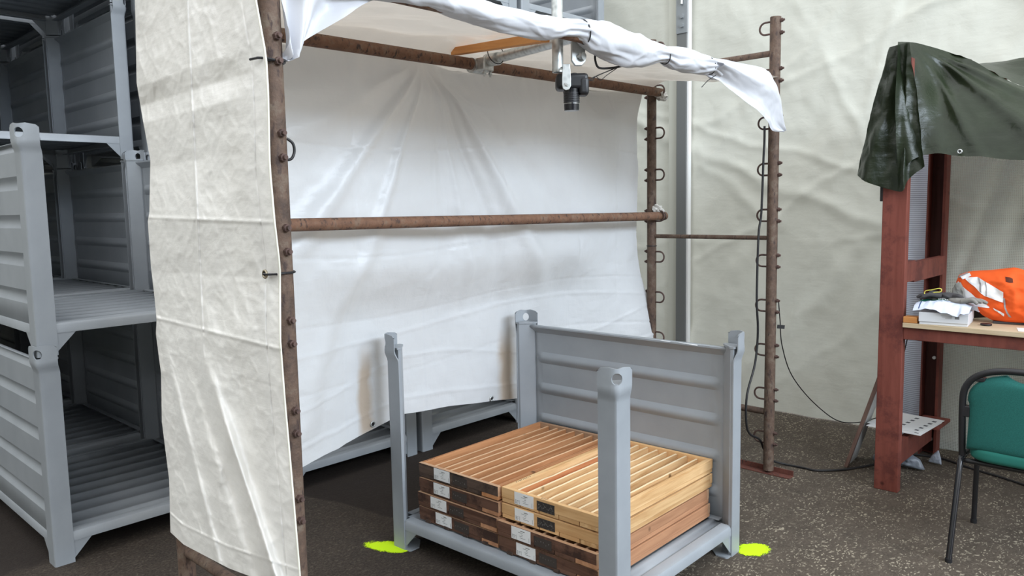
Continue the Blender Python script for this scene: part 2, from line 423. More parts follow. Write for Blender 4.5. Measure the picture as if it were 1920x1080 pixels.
def side_panel(side, parent):
    zk = [.10, .14, .19]
    ribs = (.262, .43, .60, .77)
    prof = [(.10, 0)]
    for r in ribs:
        for k in range(9):
            t = k/8; prof.append((r-.031+.062*t, .016*math.sin(PI*t)**1.2))
    prof += [(.905, 0), (.912, .004), (.938, .026), (.944, .026), (.946, .02), (.946, .002)]
    ys = [.06, .10, .115, .135, D-.135, D-.115, D-.10, D-.06]
    kk = [0, 0, .5, 1, 1, .5, 0, 0]
    vs, fs = [], []
    for (z, b) in prof:
        for y, k in zip(ys, kk):
            kkk = 1 if z > .9 else k
            off = .012+b*kkk
            vs.append((off if side < 0 else W-off, y, z))
    n = len(ys)
    for j in range(len(prof)-1):
        for i in range(n-1): fs.append((j*n+i, j*n+i+1, (j+1)*n+i+1, (j+1)*n+i))
    o = link_mesh('side_panel', vs, fs, STEEL, parent)
    angle_smooth(o, .45)
    s = o.modifiers.new('thickness', 'SOLIDIFY'); s.thickness = .003; s.offset = 0
    return o
def floor_sheet(parent):
    ys, zs_ = [.05], [.1335]
    k = 0
    y = .118
    while y < D-.06:
        for dy, dz in ((-.022, 0), (-.012, .0075), (.012, .0075), (.022, 0)):
            ys.append(y+dy); zs_.append(.1335+dz)
        y += .1375/2 if False else .1375
    ys.append(D-.05); zs_.append(.1335)
    vs, fs = [], []
    for y, z in zip(ys, zs_): vs += [(.05, y, z), (W-.05, y, z)]
    for j in range(len(ys)-1): fs.append((2*j, 2*j+1, 2*j+3, 2*j+2))
    o = link_mesh('floor_sheet', vs, fs, STEEL, parent); angle_smooth(o, .3)
    s = o.modifiers.new('thickness', 'SOLIDIFY'); s.thickness = .003; s.offset = -1
    return o
def build_cage(panels):
    root = thing('stacking_cage', 'cage', 'cage')
    for sx in (1, -1):
        for sy in (1, -1):
            pm, sm, fm = post_meshes(sx, sy)
            p = bpy.data.objects.new('corner_post', pm); C.objects.link(p); p.parent = root
            s = bpy.data.objects.new('shelf_plate', sm); C.objects.link(s); s.parent = p
            if len(panels) == 1: f = bpy.data.objects.new('foot_plate', fm); C.objects.link(f); f.parent = p
    # rolled-edge beams round the base
    prof = [(.004, .099), (.055, .099), (.055, .103), (.012, .103), (.012, .128), (.02, .138), (.055, .141), (.055, .145), (.022, .145), (.011, .141), (.005, .132)]
    for nm, fn, L in (('front', lambda p, q, t: (t, p, q), W), ('back', lambda p, q, t: (t, D-p, q), W)):
        m = MB(); m.prism(prof, .08, L-.08, fn); m.make('base_beam', STEEL, root, ang=.6)
    for nm, fn, L in (('left', lambda p, q, t: (p, t, q), D), ('right', lambda p, q, t: (W-p, t, q), D)):
        m = MB(); m.prism(prof, .08, L-.08, fn); m.make('base_beam', STEEL, root, ang=.6)
    for sx in (1, -1):
        for sy in (1, -1):
            T = lambda x, y, z: (x if sx > 0 else W-x, y if sy > 0 else D-y, z)
            m = MB(); m.prism([(.08, .1005), (.165, .1005), (.08, .012)], .006, .010, lambda p, q, t: T(p, t, q)); m.make('gusset', STEEL, root)
            m = MB(); m.prism([(.08, .1005), (.165, .1005), (.08, .012)], .006, .010, lambda p, q, t: T(t, p, q)); m.make('gusset', STEEL, root)
    floor_sheet(root)
    for s in panels: side_panel(s, root)
    return root
closed = build_cage((1, -1))
levels = {1: 'lowest', 2: 'second', 3: 'third', 4: 'top fourth'}
S_X, S_Y = 1.012, 3.857
first = True
def put_cage(x, y, z, label, group, rz=0):
    global first
    o = closed if first else copy_tree(closed); first = False
    o.location = (x, y, z); o.rotation_euler = (0, 0, rz); o['label'] = label; o['group'] = group
    return o
for lv in (1, 2):
    put_cage(S_X, S_Y, (lv-1)*H, ('grey steel stacking cage standing on the floor at the left front, under another cage' if lv == 1 else
             'grey steel stacking cage on top of the front left two-high stack'), 'grey steel cages stacked at the left')
deep = {2: 'directly behind the front left stack', 3: 'in the second tall stack behind the front left one', 4: 'in the third tall stack behind the front left one', 5: 'in the rearmost tall stack'}
for row in (2, 3, 4, 5):
    for lv in (1, 2, 3, 4):
        if row == 4 and lv == 4: pass
        put_cage(S_X+.012*(row % 2)+.02, S_Y+(D+.105)*(row-1)+.0, (lv-1)*H,
                 'grey steel cage %s, %s level up' % (deep[row], levels[lv].replace('lowest', 'ground').replace('top fourth', 'fourth')), 'grey steel cages stacked at the left')
kn = {0: 'behind the left of the hanging white tarp', 1: 'behind the middle of the hanging white tarp', 2: 'behind the right of the hanging white tarp'}
for kx, x0 in enumerate((2.155, 3.19, 4.225)):
    for lv in (1, 2, 3, 4):
        put_cage(x0, S_Y+.004*kx, (lv-1)*H, 'grey cage %s, %s of stack' % (kn[kx], {1: 'lowest', 2: 'second', 3: 'third', 4: 'highest'}[lv]), 'grey steel cages stacked behind the booth')

for row in (2, 3, 4, 5):
    for lv in (1, 2, 3, 4):
        for x0 in ((2.105, .0) if row < 5 else (2.105,)):  # extra cages added to keep light out of the stack gaps
            if x0 < 1 and row == 2: continue
            put_cage(x0, S_Y+(D+.105)*(row-1), (lv-1)*H, 'grey cage added in the rear rows to darken the storage stacks', 'grey cages added in the rear rows to darken the stacks')
CA = math.radians(1.4055)
booth_cage = build_cage((1,))
booth_cage['label'] = 'open grey steel cage holding wooden core trays, one ribbed side panel, near the tarp booth'
booth_cage.location = (2.208, 1.594, 0); booth_cage.rotation_euler = (0, 0, CA)
BC = Matrix.Translation((2.208, 1.594, 0)) @ Matrix.Rotation(CA, 4, 'Z')
m = MB(); m.add([(0, 0, 0), (.012, .01, .001), (.01, .11, .002), (-.004, .09, .004)], [(0, 1, 2, 3)]); m.add([(.002, .15, .001), (.014, .15, .001), (.012, .205, .002), (.0, .2, .003)], [(0, 1, 2, 3)])
o = m.make('paper_scrap', PAPER); o.location = (3.12, 1.80, .9485); tag(o, 'torn white paper scrap on the top edge of the ribbed panel', 'paper')

# ------------------------------------------------------------------ core trays
LX = .882
def tray(x0, y0, z0, wid, mats, rz, label, ndiv, cleats=False, ly=.10, red=None, skip=0):
    endm, sidem, divm, botm = mats
    t = thing('core_tray', label, 'tray', (x0, y0, z0), rz, 'wooden core trays stacked in the cage')
    hb, ht = .0, .0655
    zb = .021
    for x in (0, LX-.019):
        e = box_obj('end_board', x, x+.019, 0, wid, zb+.0005, ht, endm, t, .0015)
        if endm is not PALE_END:        # weathered dark on the outer face only
            e.data.materials.append(WARM_END)
            for p in e.data.polygons: p.material_index = 0 if p.normal.x*(1 if x else -1) > .5 else 1
    sw = .026 if endm is PALE_END else .019
    for y in (0, wid-sw):
        box_obj('side_board', .0195, LX-.0195, y, y+sw, zb+.0005 if False else .0225, ht-.0005, sidem, t, .0015)
    nb = 5; bw = wid/nb
    for k in range(nb):
        g = .003+random.random()*.003
        box_obj('bottom_board', .001, LX-.001, k*bw+g*.5, (k+1)*bw-g*.5, .002+random.random()*.002, zb, (sidem if k == 0 else botm), t, .001)
    sp = (wid-.038)/(ndiv+1)
    for k in range(1, ndiv+1):
        y = .019+k*sp+random.uniform(-.003, .003)
        zt = ht-.003-random.random()*.007
        m = MB(); n = 14
        wob = [random.uniform(-.0005, .0005) for _ in range(n+1)]; chip = [(-.003*random.random() if random.random() < .12 else 0) for _ in range(n+1)]
        vs = []; fs = []
        for i in range(n+1):
            x = .022+(LX-.044)*i/n
            zz = zt+wob[i]+chip[i]
            vs += [(x, y-.0052+wob[i], zb+.0005), (x, y+.0052+wob[i], zb+.0005), (x, y+.0056+wob[i], zz), (x, y-.0056+wob[i], zz)]
        for i in range(n):
            for j in range(4): fs.append((i*4+j, i*4+(j+1) % 4, i*4+4+(j+1) % 4, i*4+4+j))
        fs += [(3, 2, 1, 0), (n*4, n*4+1, n*4+2, n*4+3)]
        m.add(vs, fs); d = m.make('divider', REDW if (red and k in red) else divm, t)
        d.data.materials.append(PALE_LIT_TOP if divm is PALE else WARM_LIT_TOP)
        for p in d.data.polygons: p.material_index = 1 if p.normal.z > .7 else 0  # upward faces get the lighter, lit colour
        if red and k in red: d['label'] = 'reddish wooden divider'
    if cleats:
        for k in range(4):
            y = .06+k*(wid-.14)/3
            box_obj('runner', .004, LX-.01, y, y+.028, -.0, .0018, DARK_END, t, 0)
            box_obj('runner_end', -.006, .004, y, y+.03, -.0005, .012, DARK_END, t, .001)
    # paper label: bordered card with a heading and rows of small print
    lw, lh = .104, .052
    lb = box_obj('label', -.0016, -.0003, wid-ly-lw, wid-ly, .011, .011+lh, PAPER, t, 0)
    lb['label'] = 'white printed paper label'
    m = MB(); y1 = wid-ly
    def bar(a, b, c, d): m.box(-.0022, -.0016, y1-b*lw, y1-a*lw, .011+c*lh, .011+d*lh)
    for r in range(3): bar(.07, .07+.1+.06*((r*7) % 3)/2, .10+r*.11, .118+r*.11)
    for gx in (.06, .26): bar(gx, gx+.006, .06, .40)
    for r, (a, b) in enumerate(((.48, .70), (.36, .62), (.52, .62), (.44, .60), (.46, .74))): bar(a, b, .80-r*.14, .818-r*.14)
    bar(.5, .70, .79, .83); bar(.93, .935, .1, .45)
    m.make('label_print', INK, lb)
    # stencilled black patch with faint chalk figures
    st = box_obj('stencil_patch', -.0012, -.0002, wid-ly-lw-.11, wid-ly-lw-.018, .014, .054, STENCIL if endm is PALE_END else STENCIL2, t, 0)
    m = MB(); y1 = wid-ly-lw-.018
    for k in range(0, 16, 1 if endm is PALE_END else 3):
        a = .008+.0046*k+random.uniform(0, .001); z = .026+.012*random.random(); hgt = random.uniform(.002, .007)
        m.box(-.0015, -.0012, y1-a-.0008, y1-a, z, z+hgt)
        if random.random() < .5: m.box(-.0017, -.0012, y1-a-.004, y1-a, z+hgt*.5, z+hgt*.5+.0008)
    m.make('chalk_figures', CHALK, st)
    return t
def cp(x, y): v = BC @ Vector((x, y, 0)); return v.x, v.y
ZF = .1475; P = .0682
darkT = (DARK_END, WARM, WARM, DARK_END); redT = (RED_END, BROWN_SIDE, BROWN_SIDE, RED_END); paleT = (PALE_END, PALE, PALE, PALE_END)
names = ['lowest', 'second from the bottom', 'third from the bottom', 'top']
for k in range(4):
    x, y = cp(.058+[.0, -.002, .004, .008][k], .650+[.0, .004, -.002, .003][k])
    tray(x, y, ZF+P*k, .505, darkT if k == 3 else redT, CA+random.uniform(-.002, .004),
         ['dark brown core tray, lowest of the left stack', 'dark brown core tray second from the bottom of the left stack',
          'dark reddish brown core tray just under the top one of the left stack', 'brown core tray with dark blackened end, topmost of the left stack'][k], 7, k == 0, ly=[.115, .09, .10, .105][k])
for k in range(4):
    x, y = cp(.052+[.0, -.006, .022, .024][k], .126+[.0, .002, -.001, .002][k])
    tray(x, y, ZF+P*k, .515, paleT if k >= 2 else redT, CA+random.uniform(-.003, .002),
         ['dark brown core tray, lowest of the right stack', 'dark brown core tray second from the bottom of the right stack, under the pale ones',
          'pale pine core tray directly under the topmost pale one', 'pale pine core tray with a reddish divider, topmost of the right stack'][k], 8, k == 0,
         ly=[.10, .082, .075, .075][k], red=(8,) if k == 3 else None)
# pencilled figures on the top edges (too small to read in the photograph)
def scribble(name, x, y, z, rz, n, label):
    m = MB(); 
    for k in range(n):
        a = k*.011
        m.tube([(a, 0, 0), (a+.003, .004*(k % 2), 0), (a+.005, .008, 0), (a+.007*(k % 3 > 0), .003, 0)], .0007, 5)
    o = m.make(name, INK); o.location = (x, y, z); o.rotation_euler = (0, 0, rz); return o
def on_tray(o, t):
    o.parent = t; return o
trays = [o for o in C.objects if o.name.startswith('core_tray')]
def scr(t, x, y, z, n): 
    o = scribble('handwriting', x, y, z, 0, n, ''); o.parent = t
scr(trays[7], .08, .500, .0655, 9); scr(trays[3], .04, .490, .0655, 5)
o = scribble('handwriting', .006, .30, .0658, -PI/2, 3, ''); o.parent = trays[7]
# splinters of rock left in the pale tray
m = MB()
for k in range(60):
    x = random.uniform(.05, LX-.06); y = random.uniform(.03, .48); s = random.uniform(.002, .006)
    M = Matrix.Translation((x, y, .0212+s*.5)) @ Matrix.Rotation(random.random()*3, 4, 'Z')
    m.add([(-s, -s*.5, -s*.5), (s, -s*.6, -s*.5), (s*.8, s*.6, -s*.5), (-s*.7, s*.5, -s*.5), (0, 0, s*.6)], [(0, 3, 2, 1), (0, 1, 4), (1, 2, 4), (2, 3, 4), (3, 0, 4)], M)
o = m.make('rock_crumbs', mat('rock_crumb', (.12, .07, .045), .9), trays[7]); o['kind'] = 'stuff'

# ------------------------------------------------------------------ spray marks on the floor
def spray(name, cx, cy, rx, ry, rz, label, seed):
    m = mat('neon_yellow_spray_%d' % seed, (.55, .82, .0), .8); t = NT(m); c = t.co()
    sx = t.n('ShaderNodeSeparateXYZ'); t.l(c, sx.inputs[0]); X, Y, Z = sx.outputs
    r = t.math('SQRT', t.math('ADD', t.math('POWER', t.math('DIVIDE', X, rx), 2), t.math('POWER', t.math('DIVIDE', Y, ry), 2)))
    r = t.math('ADD', r, t.math('MULTIPLY', t.math('SUBTRACT', t.noise(c, 12, 5), .5), .9))
    d = t.math('MULTIPLY', t.fac(r, .95, .45), 1)
    spk = t.noise(c, 150, 4, .8); al = t.math('GREATER_THAN', t.math('ADD', d, t.math('MULTIPLY', t.math('SUBTRACT', spk, .5), 1.6)), .42)
    tr = t.n('ShaderNodeBsdfTransparent'); mx = t.n('ShaderNodeMixShader'); t.l(al, mx.inputs[0]); t.l(tr.outputs[0], mx.inputs[1]); t.l(t.b.outputs[0], mx.inputs[2]); t.l(mx.outputs[0], t.out.inputs[0])
    n = 40; vs = [(0, 0, 0)]+[(rx*1.15*math.cos(2*PI*k/n), ry*1.15*math.sin(2*PI*k/n), 0) for k in range(n)]
    o = link_mesh(name, vs, [(0, 1+k, 1+(k+1) % n) for k in range(n)], m); o.location = (cx, cy, .0015+.0003*seed); o.rotation_euler = (0, 0, rz)
    return tag(o, label, 'paint mark')
spray('spray_mark', 2.150, 2.878, .155, .075, math.radians(-72), 'neon yellow spray mark on the floor at the left foot of the open cage', 1)
spray('spray_mark', 3.245, 1.575, .105, .085, math.radians(-30), 'neon yellow spray mark on the floor at the right foot of the open cage', 2)
spray('spray_mark', 2.30, 2.93, .05, .03, .3, 'small faint yellow overspray behind the left foot of the open cage', 3)
spray('spray_mark', 3.19, 1.76, .05, .035, .3, 'small faint yellow overspray under the right corner of the open cage', 4)

# ------------------------------------------------------------------ booth frame: two ladder frames and the rails
ZT = 2.615; PR = .030
bolt_z = [2.593-.2608*k for k in range(10)]
def ladder(name, x, yN, yF, label):
    root = thing(name, label, 'frame', (x, (yN+yF)/2, 0), 0, 'rusty ladder frames of the booth')
    yn, yf = yN-(yN+yF)/2, yF-(yN+yF)/2
    for y, s in ((yn, 1), (yf, -1)):
        loops = not (x < 2 and y == yn)
        m = MB(); n = 16
        m.tube([(0, y, .02), (0, y, 1.3), (0, y, ZT)], PR, n, False)
        m.tube([(0, y, ZT), (0, y, ZT-.15)], PR-.004, n, False)
        rim = []
        k0 = len(m.v)
        for j in range(n):
            an = 2*PI*j/n; rim += [(PR*math.cos(an), y+PR*math.sin(an), ZT), ((PR-.004)*math.cos(an), y+(PR-.004)*math.sin(an), ZT)]
        m.add(rim, [(2*j, (2*j+2) % (2*n), (2*j+3) % (2*n), 2*j+1) for j in range(n)])
        po = m.make('pole', RUST, root, ang=.7)
        for z in bolt_z:
            m = MB(); hh = .0333 if loops else .0333; off = s*PR
            path = [(0, y+off-s*.01, z), (0, y+off+s*(.03 if loops else .006), z)]
            path += [(0, y+off+s*(.03+.033*math.cos(a))*(1 if loops else .1), z-hh+hh*math.sin(a)) for a in [PI/2-PI*k/10 for k in range(1, 10)]]
            path += [(0, y+off+s*(.03 if loops else .006), z-2*hh), (0, y+off-s*.01, z-2*hh)]
            m.tube(path, .0055, 8); m.make('hook_loop', DARKRUST, po, ang=.8)
            for dz in (0, -2*hh):
                m = MB(); m.tube([(0, y-off+s*.004, z+dz), (0, y-off-s*.012, z+dz)], .0115, 6); m.tube([(0, y-off-s*.012, z+dz), (0, y-off-s*.022, z+dz)], .0065, 8)
                m.make('bolt', DARKRUST, po)
    for z, r in ((2.42, .017), (1.388, .013), (.367, .019)):
        tube_obj('rung', [(0, yn+PR-.004, z), (0, yf-PR+.004, z)], r, RUST, root)
    m = MB(); m.box(-.03, .03, yn-.14, yf+.14, .0, .006); m.box(.024, .03, yn-.14, yf+.14, .006, .035)
    m.make('foot_rail', rusty('red_rust', (.09, .03, .022), (.14, .045, .03), (.16, .06, .045)), root, bevel=.001)
    return root
ladder('ladder_frame', 1.150, 1.99, 2.765, 'rusty steel ladder frame with hooks at the left end, mostly behind the white side tarp')
ladder('ladder_frame', 4.262, 1.985, 2.797, 'rusty steel ladder frame with hook loops at the right end of the booth')
def pipe(name, p, q, r, mt, label, wall=.005):
    p, q = Vector(p), Vector(q); m = MB(); n = 18
    m.tube([p, p.lerp(q, .33), p.lerp(q, .67), q], r, n, False); d = (q-p).normalized()
    m.tube([q, q-d*.2], r-wall, n, False); m.tube([p, p+d*.2], r-wall, n, False)
    a = d.orthogonal().normalized(); b = d.cross(a)
    for c0 in (p, q):
        rim = []
        for j in range(n):
            e = a*math.cos(2*PI*j/n)+b*math.sin(2*PI*j/n); rim += [c0+e*r, c0+e*(r-wall)]
        m.add(rim, [(2*j, (2*j+2) % (2*n), (2*j+3) % (2*n), 2*j+1) for j in range(n)])
    o = m.make(name, mt, ang=.8); return tag(o, label, 'pipe')
pipe('rail_pipe', (1.125, 2.74, 2.262), (4.285, 2.74, 2.287), .027, RUST_RAIL, 'upper rusty brown rail pipe along the back of the booth')
pipe('rail_pipe', (1.125, 2.74, 1.545), (4.325, 2.74, 1.515), .026, RUST_RAIL, 'middle rusty brown rail pipe across the front of the white back tarp')
pipe('rail_pipe', (1.19, 1.932, 2.245), (4.07, 1.932, 2.255), .026, RUST_RAIL, 'front rusty rail pipe wrapped in the rolled white tarp')
# wads of packing film where the rails are tied
def wad(x, y, z, s, label, seed):
    bm = bmesh.new(); bmesh.ops.create_icosphere(bm, subdivisions=3, radius=s)
    for v in bm.verts:
        k = 1+.55*noise.noise(v.co*60+Vector((seed, 0, 0)))+.5*noise.noise(v.co*25); v.co *= k; v.co.z *= .9
    me = bpy.data.meshes.new('film_wad'); bm.to_mesh(me); bm.free(); me.materials.append(TAPEW)
    o = bpy.data.objects.new('film_wad', me); C.objects.link(o); o.location = (x, y, z); tag(o, label, 'packing film')
wad(4.275, 2.735, 2.272, .037, 'wad of pale packing film on the right end of the upper rail', 1)
wad(4.262, 2.748, 1.560, .032, 'wad of clear packing film where the middle rail meets the right pole', 2)
def band(name, c, r, axis, mt, label=None, cat='cable tie', rt_=.0028, squash=1.0, tail=None):
    m = MB(); c = Vector(c); ax = Vector(axis).normalized(); a = ax.orthogonal().normalized(); b = ax.cross(a)
    pts = [c+(a*math.cos(t)*r+b*math.sin(t)*r*squash) for t in [2*PI*k/28 for k in range(29)]]
    m.tube(pts, rt_, 6); 
    if tail: m.tube([pts[0] if False else Vector(tail[0]), Vector(tail[1])], rt_, 6)
    o = m.make(name, mt); 
    if label: tag(o, label, cat)
    return o
band('cable_tie', (4.297, 2.74, 1.515), .0275, (1, 0, .02), BLACK, 'dark tie near the right end of the middle rail')
band('cable_tie', (4.262, 2.797, 1.325), .0315, (0, 0, 1), BLACK, 'thin black tie round the rear right pole below the middle rail')

# ------------------------------------------------------------------ white tarpaulins
# back tarp and roof: one sheet from the front rail over the back rail and down
roof_root = thing('white_tarp', 'large white tarpaulin forming the booth roof and its back wall', 'tarpaulin', (0, 0, 0))
HEM = [(1.0, .50), (1.69, .495), (1.95, .50), (2.32, .580), (2.63, .558), (3.19, .492), (3.7, .57), (4.33, .705)]
def backdrop(a, b):
    # b: 0 front rail .. 0.3 back fold .. 1 bottom hem
    if b < .3:
        t = b/.3
        x = 1.16+3.16*a - .10*a*(t)*ss(.9, 1, a)
        fold = 2.83+(.13+.07*math.sin(x*5.1)+.06*fbm(x*2.1, 0, 2)-.06*math.exp(-((x-2.52)/.2)**2))*ss(1.2, 1.6, x)*ss(4.22, 3.75, x)
        y = 1.955+(fold-1.955)*t
        sag = .045*math.sin(PI*t)+.02*fbm(x*1.7, y*1.7, 4)*math.sin(PI*t)
        z = 2.283+.055*t-sag + .03*t*math.exp(-((x-2.5)/.15)**2)
        z += .03*math.sin(PI*min(1, t*1.15))*(abs(fbm(x*1.1+y, y*2, 7)))
        if t > .8: z -= .05*((t-.8)/.2)**2
        z += .042*ss(0, .25, t)*ss(1, .8, t)
        z = max(z, 2.318) if abs(y-2.74) < .06 else z
        return (x, y, z)
    t = (b-.3)/.7
    x = 1.16+3.05*a
    fold = 2.83+(.13+.07*math.sin(x*5.1)+.06*fbm(x*2.1, 0, 2)-.06*math.exp(-((x-2.52)/.2)**2))*ss(1.2, 1.6, x)*ss(4.22, 3.75, x)
    zt = 2.288+.03*math.exp(-((x-2.5)/.15)**2)
    zb = interp(x, HEM); z = zt+(zb-zt)*t
    xr = 4.205+.075*ss(1.45, .75, z); x = 1.16+(xr-1.16)*a
    y = fold+(2.875-.04*ss(1.6, 1.2, x)-fold)*ss(0, .12, t)
    y -= .11*ss(3.9, 4.25, x)*ss(1.25, .75, z)          # right corner blows in front of the pole
    # broad folds fanning out from the tie point on the rail
    dx, dz = x-2.50, 2.33-z
    if dz > 0:
        an = math.atan2(dx, dz); r = math.hypot(dx, dz); fade = ss(.05, .3, r)*(1-.6*ss(1.3, 2.0, r))
        for (c0, wd, amp) in ((-.72, .055, .030), (-.42, .04, .020), (.42, .05, -.022), (.62, .055, .036), (.9, .06, -.014), (.08, .05, -.012), (-1.05, .07, .016), (.22, .03, .012)):
            q = (an-c0+.02*fbm(r*2, c0*9))/wd; y -= amp*fade*math.exp(-q*q)*min(1, .4+r)
    y += .020*fbm(x*1.3, z*1.3, 11)+.006*fbm(x*5, z*5, 3)
    y -= (.010*crumple(x*3.1, z*3.1, 2)+.006*crumple(x*8, z*8, 6))*ss(.15, .6, t)
    gx = (x-1.14)/.48; gz = z/.295; i, j = int(gx), int(gz); u_, v_ = gx-i, gz-j
    h_ = lambda i, j: .0095*math.sin(i*12.9898+j*78.233+3)*(1 if (i+j) % 2 else -.6)
    y += (h_(i, j)*(1-u_)+h_(i+1, j)*u_)*(1-v_)+(h_(i, j+1)*(1-u_)+h_(i+1, j+1)*u_)*v_
    # packed-square creases
    for g in (1.62, 2.02, 2.50, 2.98, 3.62, 4.0): y += .004*math.exp(-((x-g)/.006)**2)
    for g in (1.9, 1.42, 1.12, .83): y += .004*math.exp(-((z-g-.04*math.sin(x*2.2))/.006)**2)
    y += .05*math.sin(PI*a)*ss(.5, 1, t)*.5
    y -= .0025*(1 if z < zb+.085 else 0)
    k = ss(1.35, 1.06, z)*ss(1.6, 2.1, x)*ss(4.0, 3.5, x)      # hangs clear of the cage behind its posts
    y += k*(2.985+.65*(y-2.86)-y)
    y = max(y, 2.75+.18*k)
    for g in (zb+.085, zb+.27+.03*math.sin(x*3), 1.02+.05*math.sin(x*2+1)): y -= .004*max(0, 1-abs(z-g)/.014)*ss(.45, .6, t)
    return (x, min(y, 3.05+.1*(1-t)), z)
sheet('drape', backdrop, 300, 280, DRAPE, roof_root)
def grommet(name, loc, nrm, parent, r=.012, mt=GALV):
    m = MB(); n = Vector(nrm).normalized(); a = n.orthogonal().normalized(); b = n.cross(a); c = Vector(loc)
    m.tube([c+(a*math.cos(t)+b*math.sin(t))*r for t in [2*PI*k/20 for k in range(21)]], .0035, 6)
    o = m.make(name, mt, parent, smooth=True)
    m = MB(); k = 16; m.add([c+n*.0005]+[c+n*.0005+(a*math.cos(2*PI*i/k)+b*math.sin(2*PI*i/k))*r*.8 for i in range(k)], [(0, 1+i, 1+(i+1) % k) for i in range(k)])
    m.make('eyelet_hole', BLACK, o)
    return o
def drape_y(x, z):                     # height of the drape near a point
    a = (x-1.16)/(4.205+.075*ss(1.45, .75, z)-1.16); zb = interp(x, HEM); t = (2.288-z)/(2.288-zb); return backdrop(a, .3+.7*t)[1]
for (x, z) in ((2.985, .536), (2.175, .570)):
    grommet('grommet', (x, drape_y(x, z)-.006, z), (0, -1, 0), roof_root)

# front edge gathered into a roll round the front rail
TOP = [(1.45, 2.30), (1.6, 2.305), (1.911, 2.292), (2.173, 2.29), (2.274, 2.291), (2.351, 2.297), (2.44, 2.306), (2.625, 2.331), (2.801, 2.313), (2.95, 2.292), (3.03, 2.283), (3.08, 2.288), (3.2, 2.30), (3.279, 2.297), (3.40, 2.288), (3.44, 2.282), (3.50, 2.285)]
BOT = [(1.45, 2.215), (1.572, 2.221), (1.662, 2.225), (1.742, 2.216), (1.854, 2.208), (1.996, 2.195), (2.148, 2.200), (2.238, 2.199), (2.33, 2.225), (2.40, 2.232), (2.445, 2.228), (2.50, 2.195), (2.595, 2.172), (2.746, 2.165), (2.868, 2.18), (2.971, 2.208), (3.03, 2.215), (3.10, 2.19), (3.28, 2.188), (3.38, 2.20), (3.44, 2.212), (3.50, 2.18)]
def roll(a, b):
    x = 1.45+2.04*a; th = 2*PI*b
    zt, zb = interp(x, TOP), interp(x, BOT); h = max(.032, (zt-zb)/2); zc = (zt+zb)/2
    d = .045+.35*(h-.03)
    k = 1+.07*math.sin(th*3+x*9+2*fbm(x*3, 1))*ss(.03, .06, h)+.12*fbm(x*5, math.cos(th)*1.2, math.sin(th)*1.2, 2)-.30*crumple(x*5, math.cos(th)*.9, math.sin(th)*.9)
    near = max(math.exp(-((x-q)/.10)**2) for q in (2.40, 3.03, 3.425)); k += .09*near*math.sin(th*9+x*12)
    return (x, 1.925+d*k*math.cos(th)*.95, zc+h*min(k, 1.08)*math.sin(th))
rl = sheet('front_roll', roll, 420, 90, WHITE_ROLL, roof_root)
# hanging corner at the right end, tied to the right pole
def corner_flap(a, b):
    topc = smoothpath([(3.43, 2.287), (3.60, 2.286), (3.80, 2.290), (3.96, 2.293), (4.05, 2.275), (4.10, 2.22), (4.15, 2.10), (4.185, 1.99)], 4)
    botc = smoothpath([(3.43, 2.205), (3.52, 2.165), (3.65, 2.12), (3.78, 2.075), (3.88, 2.04), (3.97, 2.00), (4.04, 1.972), (4.15, 1.968)], 4)
    n = len(topc)-1; i = min(int(a*n), n-1); f = a*n-i
    t = topc[i]*(1-f)+topc[i+1]*f if False else Vector(topc[i]).lerp(Vector(topc[i+1]), f)
    q = Vector(botc[i]).lerp(Vector(botc[i+1]), f)
    p = t.lerp(q, b)
    y = 1.885+.02*math.sin(b*7+a*3)*(1-a*.3)+.012*fbm(a*3, b*4, 5)-.03*math.sin(PI*b)*(1-a) + .05*(1-a)*(b > .5)*0
    return (p.x, y-.0*a, p.y)
def v2(p): return Vector((p[0], p[1]))
def smooth2(pts, sub): return [Vector((p.x, p.y)) for p in smoothpath([(x, y, 0) for x, y in pts], sub)]
_smoothpath3 = smoothpath
TC = smooth2([(3.43, 2.287), (3.60, 2.286), (3.80, 2.290), (3.96, 2.291), (4.05, 2.272), (4.10, 2.215), (4.15, 2.09), (4.178, 1.985)], 6)
BCv = smooth2([(3.43, 2.205), (3.52, 2.168), (3.65, 2.122), (3.78, 2.078), (3.88, 2.045), (3.97, 2.01), (4.04, 1.972), (4.17, 1.972)], 6)
def corner_flap(a, b):
    n = len(TC)-1; i = min(int(a*n), n-1); f = a*n-i
    p = TC[i].lerp(TC[i+1], f).lerp(BCv[i].lerp(BCv[i+1], f), b)
    y = 1.890-.030*math.sin(PI*b)*(1-.5*a)+.016*math.sin(b*9+a*2.5)*(1-a*.5)+.014*fbm(a*3, b*3, 5)
    y += .045*(1-ss(0, .12, a))*abs(2*b-1)
    return (p.x, y, p.y)
sheet('corner_flap', corner_flap, 80, 34, WHITE_ROLL, roof_root)
# flap at the left pole
LT = smooth2([(1.17, 2.43), (1.35, 2.42), (1.55, 2.38), (1.62, 2.30)], 8)
LB = smooth2([(1.172, 2.005), (1.195, 2.015), (1.215, 2.045), (1.262, 2.083), (1.36, 2.15), (1.46, 2.214), (1.62, 2.262)], 4)
def left_flap(a, b):
    n1 = len(LT)-1; i = min(int(a*n1), n1-1); t = LT[i].lerp(LT[i+1], a*n1-i)
    n2 = len(LB)-1; j = min(int(a*n2), n2-1); q = LB[j].lerp(LB[j+1], a*n2-j)
    p = t.lerp(q, b)
    an = math.atan2(p.x-1.19, p.y-1.99)
    y = 1.965+.028*math.sin(an*11+1)*ss(0, .1, b)-.03*math.exp(-((an-.2)/.07)**2)+.014*fbm(p.x*7, p.y*7, 3)
    return (p.x, y, p.y)
sheet('left_flap', left_flap, 60, 50, WHITE_ROLL, roof_root)
